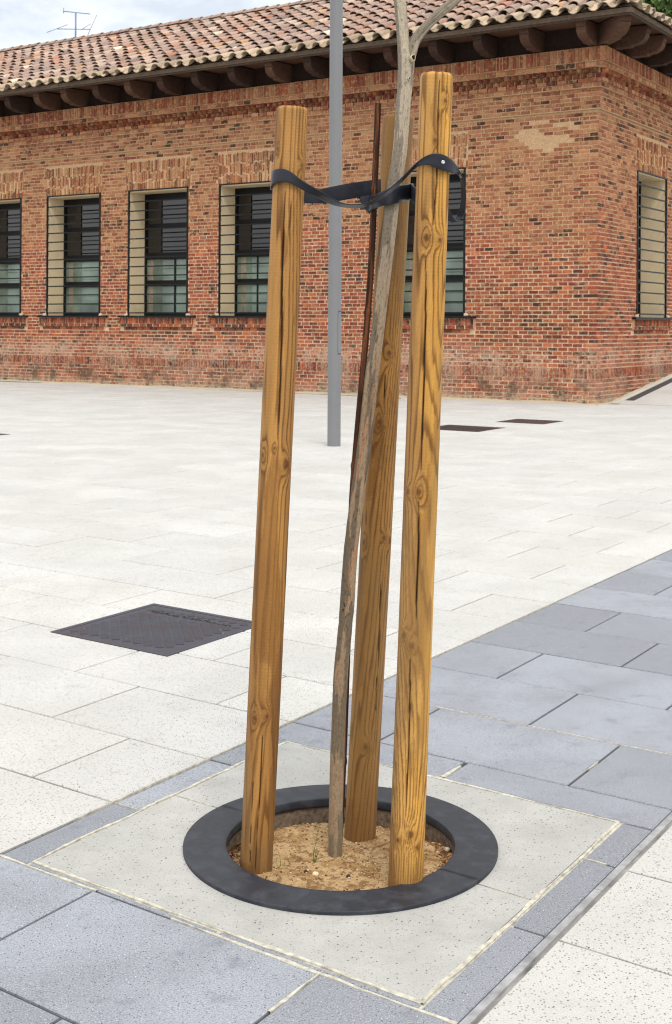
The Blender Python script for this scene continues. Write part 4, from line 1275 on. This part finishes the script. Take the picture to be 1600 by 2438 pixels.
# mortar body of the walls, with the window openings left open
mort = Soup()
def mblock(face, s0, s1, z0, z1, o):
    f = Lf if face == 0 else Rf
    if face: z0, z1 = z0 + 0.0015, z1 - 0.0015      # never flush with the other wall's ledges at the corner
    P = [f(s0, z0, o), f(s1, z0, o), f(s1, z1, o), f(s0, z1, o), f(s0, z0, -0.69), f(s1, z0, -0.69), f(s1, z1, -0.69), f(s0, z1, -0.69)]
    ns = max(int((s1 - s0) / 0.6), 1); nz_ = max(int((z1 - z0) / 0.4), 1)
    S, ZZ = np.meshgrid(np.linspace(s0, s1, ns + 1), np.linspace(z0, z1, nz_ + 1))
    V = np.array([f(a, b, o) for a, b in zip(S.ravel(), ZZ.ravel())])
    k = fbm(S.ravel() * 0.55, ZZ.ravel() * 0.8, face * 7.0, 41, 3)
    t_ = sstep(3.0, 4.6, ZZ.ravel() + 2.2 * (k - 0.5))[:, None]
    c = MORT_UP * t_ + MORT_LOW * (1 - t_)
    I = np.arange(nz_)[:, None] * (ns + 1); J = np.arange(ns)[None]
    F = np.stack([I + J, I + J + 1, I + ns + 2 + J, I + ns + 1 + J], -1).reshape(-1, 4)
    mort.add(V, F if face == 1 else F[:, ::-1], c)
    Fs = np.array([[0, 1, 5, 4], [2, 3, 7, 6], [1, 2, 6, 5], [3, 0, 4, 7]])
    if s0 < 0.02: Fs = Fs[:3]      # at the corner the two walls meet: no end face
    mort.add(np.array(P), Fs, MORT_UP)
MO = -0.009
for face, W, L in ((0, WL, LEN_L), (1, WR, LEN_R)):
    st = 0.009 if True else 0
    mblock(face, st, L, -0.05, Z0, MO)
    mblock(face, st, L, Z1, 6.29, MO)
    edges = [st] + [v for ab_ in W for v in ab_] + [L]
    for a, b in zip(edges[0::2], edges[1::2]):
        if b > a: mblock(face, a, b, Z0, Z1, MO)
    for (za, zb, o) in ((6.291, 6.748, 0.05), (6.748, 6.946, 0.103), (6.946, 7.163, 0.045), (7.163, 7.276, 0.19), (7.276, 7.575, 0.242)):
        mblock(face, -o, L, za, zb, o)
    for a, b in W:
        mblock(face, a - 0.262, b + 0.262, 1.60, 1.842, 0.042)
link('wall_mortar', mort.mesh('wall_mortar'), bld, M['mortar'])
# lime fillet along the wall foot
ft = Soup()
for face, L in ((0, LEN_L), (1, LEN_R)):
    f = Lf if face == 0 else Rf
    n = int(L / 0.08); ss = np.linspace(-0.02, L, n)
    hgt = 0.02 + 0.05 * fbm(ss * 3, 0, 0, 88 + face, 4); outw = 0.012 + 0.035 * fbm(ss * 2.2, 3, 0, 90 + face, 3)
    zr = np.maximum(0, 0.123 * (ss - 0.85)) if face else ss * 0
    A_ = np.array([f(s, h + zz, 0.006) for s, h, zz in zip(ss, hgt, zr)]); B_ = np.array([f(s, -0.004 + zz, o) for s, o, zz in zip(ss, outw, zr)])
    i = np.arange(n - 1)
    F = np.stack([i, i + 1, i + n + 1, i + n], -1)
    ft.add(np.concatenate([A_, B_]), F, lin(206, 192, 166) * 0.85)
link('lime_fillet', ft.mesh('lime_fillet'), bld, M['soil'])
# body of the house behind the facades (dark, closes the volume)
core = Soup()
core.add(box_pts(BC, UL, UR, EZ, 0.7, LEN_L, 0.705, LEN_R - 0.02, -0.05, 7.5), BOXF)
link('inner_core', core.mesh('inner_core'), bld, M['black_metal'])

# ---- windows
def make_window(face, a, b, variant):
    f = Lf if face == 0 else Rf
    X_ = UL if face == 0 else UR
    Oo = -UR if face == 0 else -UL
    org = BC
    def bx(s0, s1, z0, z1, o0, o1): return box_pts(org, X_, Oo, EZ, s0, s1, o0, o1, z0, z1)
    wn = empty('window', tuple(f((a + b) / 2, Z0, 0)))
    wn.parent = bld; wn.location = Vector(wn.location) - Vector(bld.location)
    D0 = -0.70
    # rendered reveal: two jambs, head and bottom
    rv = Soup(); t_ = 0.02
    rv.add(bx(a - 0.004, a + t_, Z0, Z1 - t_, D0, -0.02), BOXF); rv.add(bx(b - t_, b + 0.004, Z0, Z1 - t_, D0, -0.02), BOXF)
    rv.add(bx(a - 0.004, b + 0.004, Z1 - t_, Z1 + 0.004, D0, -0.021), BOXF)
    link('reveal', rv.mesh('reveal'), wn, M['reveal'])
    link('sill', mesh_np('sill', bx(a - 0.29, b + 0.29, Z0 - 0.045, Z0 + 0.004, D0, 0.10), BOXF), wn, M['black_metal'])
    # black frame with transoms; four panes above one another
    lv = [Z0 + 0.004, 1.99, 2.70, 2.85, 3.42, 3.60, 4.28, 4.38, 5.02, Z1 - 0.022]
    fz = [(lv[0], lv[1]), (lv[2], lv[3]), (lv[4], lv[5]), (lv[6], lv[7]), (lv[8], lv[9])]
    fr = Soup(); o0, o1 = -0.70, -0.62
    for za, zb in fz: fr.add(bx(a + t_, b - t_, za, zb, o0, o1), BOXF)
    for sa, sb in ((a + t_, a + 0.075), (b - 0.075, b - t_)): fr.add(bx(sa, sb, Z0 + 0.006, Z1 - 0.024, o0, o1 - 0.002), BOXF)
    for za, zb in ((2.70, 2.74), (3.42, 3.47)): fr.add(bx(a + 0.08, b - 0.08, za + 0.01, zb + 0.055, o1 - 0.01, o1 + 0.02), BOXF)
    link('frame', fr.mesh('frame'), wn, M['black_metal'])
    for k, (za, zb) in enumerate(((1.99, 2.70), (2.85, 3.42), (3.60, 4.28), (4.38, 5.02))):
        link('pane', mesh_np('pane', bx(a + 0.07, b - 0.07, za, zb, -0.685, -0.668), BOXF), wn, M['pane_green'] if k < 2 else M['pane_dark'])
        if k < 2 and variant in (1, 2):
            sm = a + 0.95 if variant == 1 else a + 1.28
            link('mullion', mesh_np('mullion', bx(sm, sm + (0.05 if variant == 1 else 0.035), za, zb, -0.667, -0.645), BOXF), wn, M['black_metal'])
        if k < 2:      # drawn-back curtain edge behind each lower pane
            e = b - 0.36 if variant != 1 else b - 0.30
            link('curtain', mesh_np('curtain', bx(e, e + 0.16, za + 0.01, zb - 0.01, -0.668, -0.664), BOXF), wn, M['curtain'])
    # grille: frame bars and thirteen cross bars
    gr = Soup()
    gr.add(bx(a - 0.012, a + 0.03, Z0 + 0.006, Z1 + 0.0, -0.018, 0.022), BOXF); gr.add(bx(b - 0.03, b + 0.012, Z0 + 0.006, Z1 + 0.0, -0.018, 0.022), BOXF)
    gr.add(bx(a - 0.012, b + 0.012, Z1 + 0.001, Z1 + 0.034, -0.018, 0.022), BOXF)
    link('grille_frame', gr.mesh('grille_frame'), wn, M['black_metal'])
    bar = None
    for k in range(13):
        z = 1.965 + 0.2475 * k
        if bar is None:
            bar = link('grille_bar', mesh_np('grille_bar', bx(a + 0.03, b - 0.03, z - 0.016, z + 0.016, -0.014, 0.012), BOXF), wn, M['black_metal'])
        else:
            c = bar.copy(); COL.objects.link(c); c.parent = wn; c.location = Vector(bar.location) + Vector((0, 0, 0.2475 * k))
    # whitish mortar dabs where the grille meets the sill
    for s in (a - 0.05, b + 0.05):
        V, F, c = pebble(*f(s, Z0 + 0.03, 0.015), 0.075, lin(214, 196, 176) * 0.85)
        link('mortar_dab', mesh_np('mortar_dab', V, [tuple(q) for q in F], np.tile(c, (len(V), 1)), True), wn, M['stone'])
for k, (a, b) in enumerate(WL): make_window(0, a, b, (2, 2, 1, 0, 0, 1)[k])
for k, (a, b) in enumerate(WR): make_window(1, a, b, 0)

# ---- eaves: frieze board, carved brackets, soffit, fascia
EV = Soup()
WD = [lin(84, 60, 48), lin(74, 52, 42), lin(94, 68, 54), lin(66, 48, 40)]
def bracket_profile(L0=0.10, Ltip=1.0):
    pts = [(L0, 7.60)]
    pts += [(0.60, 7.595), (0.615, 7.625), (0.66, 7.63)]
    for q in np.linspace(0, 1, 7): pts.append((0.68 + 0.27 * math.sin(q * math.pi / 2), 7.635 + 0.21 * (1 - math.cos(q * math.pi / 2))))
    pts += [(0.935, 7.86), (0.97, 7.885), (0.98, 7.99), (L0, 8.03)]
    return pts
def bracket(org, along, outw, wdt, c, k=1.0):
    pr = bracket_profile()
    V, n = [], len(pr)
    for sd in (-wdt / 2, wdt / 2):
        for o, z in pr: V.append(org + along * sd + outw * (o * k) + EZ * z)
    F = [tuple(range(n - 1, -1, -1)), tuple(range(n, 2 * n))]
    for i in range(n): F.append((i, (i + 1) % n, n + (i + 1) % n, n + i))
    return mesh_np('eave_bracket', V, F, np.tile(c, (2 * n, 1)))
BRL = [0.02, 1.30, 2.40, 3.50, 4.66, 5.72, 6.85, 7.97, 9.11, 10.26, 11.39, 12.49, 13.62, 14.77, 15.80, 16.95, 18.08, 19.2, 20.3, 21.4, 22.5, 23.6]
for s in BRL: link('eave_bracket', bracket(BC + UL * s, UL, -UR, 0.21, random.choice(WD)), bld, M['eave'])
for t_ in (0.35, 1.38, 2.5, 3.6, 4.7, 5.8, 6.9, 8.0): link('eave_bracket', bracket(BC + UR * t_, UR, -UL, 0.21, random.choice(WD)), bld, M['eave'])
dg = -(UL + UR) / math.sqrt(2)
link('eave_bracket', bracket(BC + dg * 0.05, np.array([-dg[1], dg[0], 0]), dg, 0.24, WD[2], 1.32), bld, M['eave'])
EO = 1.13
for face, L in ((0, LEN_L), (1, LEN_R)):
    f = Lf if face == 0 else Rf
    X_ = UL if face == 0 else UR; Oo = -UR if face == 0 else -UL
    dz_ = 0.002 * face
    def bx(s0, s1, z0, z1, o0, o1): return box_pts(BC, X_, Oo, EZ, s0 + 0.002 * face, s1, o0, o1 - 0.002 * face, z0 + dz_, z1 + dz_)
    link('frieze_board', mesh_np('frieze_board', bx(-0.10, L, 7.58, 8.35, -0.3, 0.095), BOXF, np.tile(lin(52, 38, 32), (8, 1))), bld, M['eave'])
    # soffit boards run along the eave, with open joints
    for k in range(5):
        o0 = 0.10 + k * 0.205
        z0 = 8.055 - 0.006 * k
        c = random.choice([lin(92, 64, 50), lin(80, 58, 46), lin(102, 72, 56)])
        s_in = -(o0 + 0.2) 
        link('soffit_board', mesh_np('soffit_board', bx(-o0 - 0.19, L, z0, z0 + 0.03, o0, o0 + 0.196), BOXF, np.tile(c, (8, 1))), bld, M['eave'])
    link('fascia_board', mesh_np('fascia_board', bx(-EO, L, 7.985, 8.085, EO - 0.05, EO), BOXF, np.tile(lin(106, 90, 76), (8, 1))), bld, M['eave'])
    link('fascia_board', mesh_np('fascia_board', bx(-EO + 0.03, L, 7.945, 7.984, EO - 0.07, EO - 0.03), BOXF, np.tile(lin(82, 68, 58), (8, 1))), bld, M['eave'])

# ---- roof
roof = empty('roof', tuple(Lf(8, 8.2, 0)))
roof.parent = bld; roof.location = Vector(roof.location) - Vector(bld.location)
PIT = 0.485; RD = 4.0; OUT = 1.15; ZE = 8.10
HW = RD + OUT
cosP = 1 / math.hypot(1, PIT)
ridge_s0 = RD
zr_ = ZE + HW * PIT
deck = Soup()
dk = lin(120, 104, 92)
e00, e10 = Lf(-OUT, ZE, OUT), Lf(LEN_L, ZE, OUT)
r0, r1 = BC + UL * RD + UR * RD + EZ * zr_, BC + UL * LEN_L + UR * RD + EZ * zr_
e01 = BC - UL * OUT + UR * (2 * RD + OUT) + EZ * ZE
e11 = BC + UL * LEN_L + UR * (2 * RD + OUT) + EZ * ZE
deck.add(np.array([e00, e10, r1, r0]), np.array([[0, 3, 2, 1]]), dk)
deck.add(np.array([e00, r0, r0, e01]), np.array([[0, 1, 3, 2]])[:, [0, 1, 2, 2]] if False else np.array([[0, 3, 2, 1]]), dk)
deck.add(np.array([e01, r0, r1, e11]), np.array([[0, 1, 2, 3]]), dk)
link('roof_deck', deck.mesh('roof_deck'), roof, M['tile'])

TP = [lin(186, 158, 142), lin(178, 150, 136), lin(192, 164, 146), lin(172, 144, 130), lin(188, 152, 132), lin(166, 144, 132), lin(198, 174, 154), lin(182, 146, 126)]
TS = [lin(196, 134, 100), lin(188, 122, 92), lin(226, 206, 172), lin(236, 222, 196), lin(204, 158, 112), lin(140, 120, 112), lin(204, 140, 108)]
TP = [c * 0.85 + c.mean() * 0.15 for c in TP]; TS = [c * 0.8 + c.mean() * 0.2 for c in TS]
tiles = Soup()
def tile_piece(org, along, up, nrm, R0, R1, L, convex, c, th=0.017, flat=0.85):
    """one barrel tile: front radius R0, back radius R1; convex = cover, else pan"""
    na_ = 9
    V, F = [], []
    sg = 1 if convex else -1
    th_ = np.linspace(0.04 * math.pi, 0.96 * math.pi, na_)
    for (w_, R) in ((0.0, R0), (L, R1)):
        for off in (0.0, -th):
            for t_ in th_:
                r = R + (off if convex else off)
                V.append(org + up * w_ + along * (r * math.cos(t_)) + nrm * (sg * r * math.sin(t_) * flat))
    n = na_
    V += V[:2 * n]                                               # own vertices for the lip, so its edge stays crisp
    for i in range(n - 1):
        F.append([i, i + 1, 2 * n + i + 1, 2 * n + i])            # outer
        F.append([n + i + 1, n + i, 3 * n + i, 3 * n + i + 1])    # inner
        F.append([4 * n + i + 1, 4 * n + i, 5 * n + i, 5 * n + i + 1])    # front lip
    return np.array(V), np.array(F), np.asarray(c)
def roof_side(face, L, TPW=0.408, EXP=0.44):
    f = Lf if face == 0 else Rf
    X_ = UL if face == 0 else UR; inw = UR if face == 0 else UL
    up0 = (inw + EZ * PIT) * cosP
    nrm0 = (EZ - inw * PIT) * cosP
    slope = HW / cosP
    ncol = int((L + OUT) / TPW)
    for cidx in range(ncol):
        s = -OUT + 0.16 + cidx * TPW
        wmax = min(slope, (s + OUT) / cosP + 0.1)
        for kind in (0, 1):       # pan first, cover over it
            ss = s + (TPW / 2 if kind == 0 else 0)
            k = 0
            while k * EXP < wmax - 0.05:
                w_ = k * EXP - (0.10 if k == 0 else 0.02) + random.uniform(-.05, .05)
                jit = random.uniform(-.012, .012)
                up = up0 + X_ * random.uniform(-.022, .022); up = up / np.linalg.norm(up)
                lift_ = 0.030 if kind else 0.085
                p = f(ss + jit, ZE, OUT) + up0 * w_ + nrm0 * (lift_ + random.uniform(0, .02) + (0.03 if kind else 0.012))
                upt = up + nrm0 * ((-0.075 if kind else -0.045) + random.uniform(-.02, .02))
                pale = random.random()
                c = random.choice(TP) if pale < 0.91 else random.choice(TS)
                if k == 0: c = random.choice([lin(186, 168, 144), lin(172, 154, 132), lin(196, 176, 152)])
                c = c * random.uniform(.84, 1.06) * 1.0
                tiles.add(*tile_piece(p, X_, upt, nrm0, (0.128 if kind else 0.112), (0.096 if kind else 0.100), EXP + 0.09, bool(kind), c))
                k += 1
roof_side(0, LEN_L)
n_left = len(tiles.items)
roof_side(1, LEN_R)
# hip and ridge caps
hip_v = (r0 - e00); hl = np.linalg.norm(hip_v); hip_d = hip_v / hl
side = np.cross(hip_d, EZ); side /= np.linalg.norm(side)
k = 0
while k * 0.40 < hl:
    nn_ = np.cross(side, hip_d)
    tiles.add(*tile_piece(e00 + hip_d * (k * 0.40) + nn_ * 0.10, side, hip_d - nn_ * 0.04, nn_, 0.15, 0.125, 0.5, True, random.choice(TP) * 0.9)); k += 1
k = 0
while k * 0.40 < LEN_L - RD:
    tiles.add(*tile_piece(r0 + UL * (k * 0.40) + EZ * (0.09 + random.uniform(0, .02)), UR, UL - EZ * 0.03, EZ, 0.16, 0.13, 0.5, True, random.choice(TP[:6]) * 0.82)); k += 1
def tile_rank(it):
    c = it[0].mean(0)
    d = c - BC
    v = (1050 - 0)     # visible strip: what lies under the top edge of the picture
    elev = (c[2] - CAM_H) / c[1]
    xr = c[0] / c[1]
    ok = elev < 0.262 and -0.27 < xr < 0.27
    return np.linalg.norm(c) + (0 if ok else 100)
tiles.items.sort(key=tile_rank)
for it in tiles.items[:300]:
    link('roof_tile', tiles.mesh('roof_tile', [it], True), roof, M['tile'])
tag(link('roof_tiles', tiles.mesh('roof_tiles', tiles.items[300:], True), roof, M['tile']), kind='stuff')

# ---- television aerial on the ridge
an = empty('roof_aerial', tuple(BC + UL * 19.1 + UR * RD + EZ * 10.6))
tag(an, 'thin television aerial with crossed rods on the roof ridge', 'aerial')
ab = BC + UL * 19.2 + UR * RD
rx = np.array([1.0, 0.1, 0])
link('mast', tube_mesh('mast', np.array([ab + EZ * z for z in (10.4, 11.0, 11.62)]), 0.028, 8), an, M['antenna'])
def rod(p, q, r=0.011): link('rod', tube_mesh('rod', np.linspace(p, q, 3), r, 6), an, M['antenna'])
rod(ab + rx * -0.38 + EZ * 11.64, ab + rx * 0.45 + EZ * 11.58, .014)
rod(ab + rx * -0.38 + EZ * 11.75, ab + rx * -0.38 + EZ * 11.58)
rod(ab + rx * -0.58 + EZ * 11.07, ab + rx * 0.45 + EZ * 11.09, .014)
rod(ab + rx * -0.9 + EZ * 10.95, ab + rx * -0.25 + EZ * 11.22, .009)
rod(ab + rx * 0.36 + EZ * 10.85, ab + rx * 0.66 + EZ * 11.55, .009)
rod(ab + rx * 0.22 + EZ * 11.10, ab + rx * 0.48 + EZ * 11.27, .009)

# ------------------------------------------------------------------ rising ramp and drain slots by the walls
rp = Soup()
nT, nO = 24, 8
tt = np.linspace(0.8, 12, nT); oo = np.linspace(-0.0, 14, nO)
V = np.array([Rf(a, 0.004 + max(0, 0.123 * (a - 0.85)), o) for a in tt for o in oo])
I = np.arange(nT - 1)[:, None] * nO; J = np.arange(nO - 1)[None]
F = np.stack([I + J, I + nO + J, I + nO + J + 1, I + J + 1], -1).reshape(-1, 4)[:, ::-1]
ramp_o = link('ramp', mesh_np('ramp', V, F, np.tile((0.58, 0.575, 0.55), (len(V), 1))), None, M['white'])
tag(ramp_o, 'pale paving rising along the right side of the building', 'ramp', kind='structure')
def slot(pts, wid, label):
    V, F = [], []
    for p, q in pts: V += [p + EZ * 0.0, q + EZ * 0.0, p - EZ * 0.05, q - EZ * 0.05]
    for i in range(len(pts) - 1):
        b0, b1 = 4 * i, 4 * i + 4
        F += [(b0, b0 + 1, b1 + 1, b1), (b0 + 1, b0 + 3, b1 + 3, b1 + 1), (b0 + 2, b0, b1, b1 + 2)]
    o = link('drain_slot', mesh_np('drain_slot', V, F), None, mat_flat('drain_grate', (0.06, 0.06, 0.065), 0.6, 0.3, 0.3, 20))
    tag(o, label, 'drain')
slot([(Rf(a, 0.010 + 0.123 * (a - 0.85), 0.16), Rf(a, 0.010 + 0.123 * (a - 0.85), 0.36)) for a in np.linspace(1.25, 9, 12)], 0.1, 'dark drain slot climbing beside the right wall of the building')
slot([(Lf(a, 0.006, 0.10 + 0.0), Lf(a, 0.006, 0.10 + 0.22 * min(1, (a - 16.2) / 2))) for a in np.linspace(16.4, 24, 8)], 0.1, 'dark drain channel at the foot of the far left wall')
slot([(Lf(a, 0.006, 0.42), Lf(a, 0.006, 0.62)) for a in (4.55, 4.95)], 0.1, 'small dark drain grate at the wall foot behind the stakes')

# ------------------------------------------------------------------ tree behind the building
bt = empty('leafy_tree', (13.6, 44.0, 0))
tag(bt, 'dense green tree rising behind the right end of the roof', 'tree')
link('trunk', tube_mesh('trunk', spline([(13.6, 44, -.2), (13.5, 44, 3), (13.7, 44.1, 6), (13.4, 44, 9)], 20), np.linspace(.32, .16, 20), 12), bt, mat_flat('dark_bark', (0.10, 0.08, 0.06), 0.9, 0.1, 0.3, 5))
for k in range(7):
    a = k * 0.9
    e = np.array([13.5 + 2.6 * math.cos(a), 44 + 2.6 * math.sin(a), 10.5 + (k % 3)])
    link('limb', tube_mesh('limb', spline([(13.5, 44, 6.0 + k * 0.3), (13.5 + 1.2 * math.cos(a), 44 + 1.2 * math.sin(a), 8.6), tuple(e)], 12), np.linspace(.10, .03, 12), 8), bt, mat_flat('dark_bark_limb', (0.10, 0.08, 0.06), 0.9, 0.1, 0.3, 5))
nL = 16000
cl = RNG.normal(size=(140, 3)); cl /= np.linalg.norm(cl, axis=1)[:, None]
cl = cl * (0.45 + 0.55 * RNG.random((140, 1)) ** 0.5) * np.array([3.9, 3.9, 3.6]) + np.array([13.5, 44, 11.2])
ci = RNG.integers(0, 140, nL)
p = cl[ci] + RNG.normal(size=(nL, 3)) * 0.42
d1 = RNG.normal(size=(nL, 3)); d1 /= np.linalg.norm(d1, axis=1)[:, None]
d2 = np.cross(d1, RNG.normal(size=(nL, 3))); d2 /= np.linalg.norm(d2, axis=1)[:, None]
sz = (0.07 + 0.07 * RNG.random((nL, 1)))
V = np.stack([p - d1 * sz * 1.3, p - d2 * sz * 0.7, p + d1 * sz * 1.3, p + d2 * sz * 0.7], 1).reshape(-1, 3)
base = np.array([0.075, 0.135, 0.022]); lcol = base * (0.55 + 0.9 * RNG.random((140, 1)))[ci] * (0.75 + 0.5 * RNG.random((nL, 1)))
lcol = lcol * np.array([1.0, 1.0, 1.0])
F = np.arange(nL * 4).reshape(-1, 4)
crown = link('crown', mesh_np('crown', V, F, np.repeat(lcol, 4, 0)), bt, mat_attr('leaves', 0.6, 0.3, 8, 0.2, 0.0))
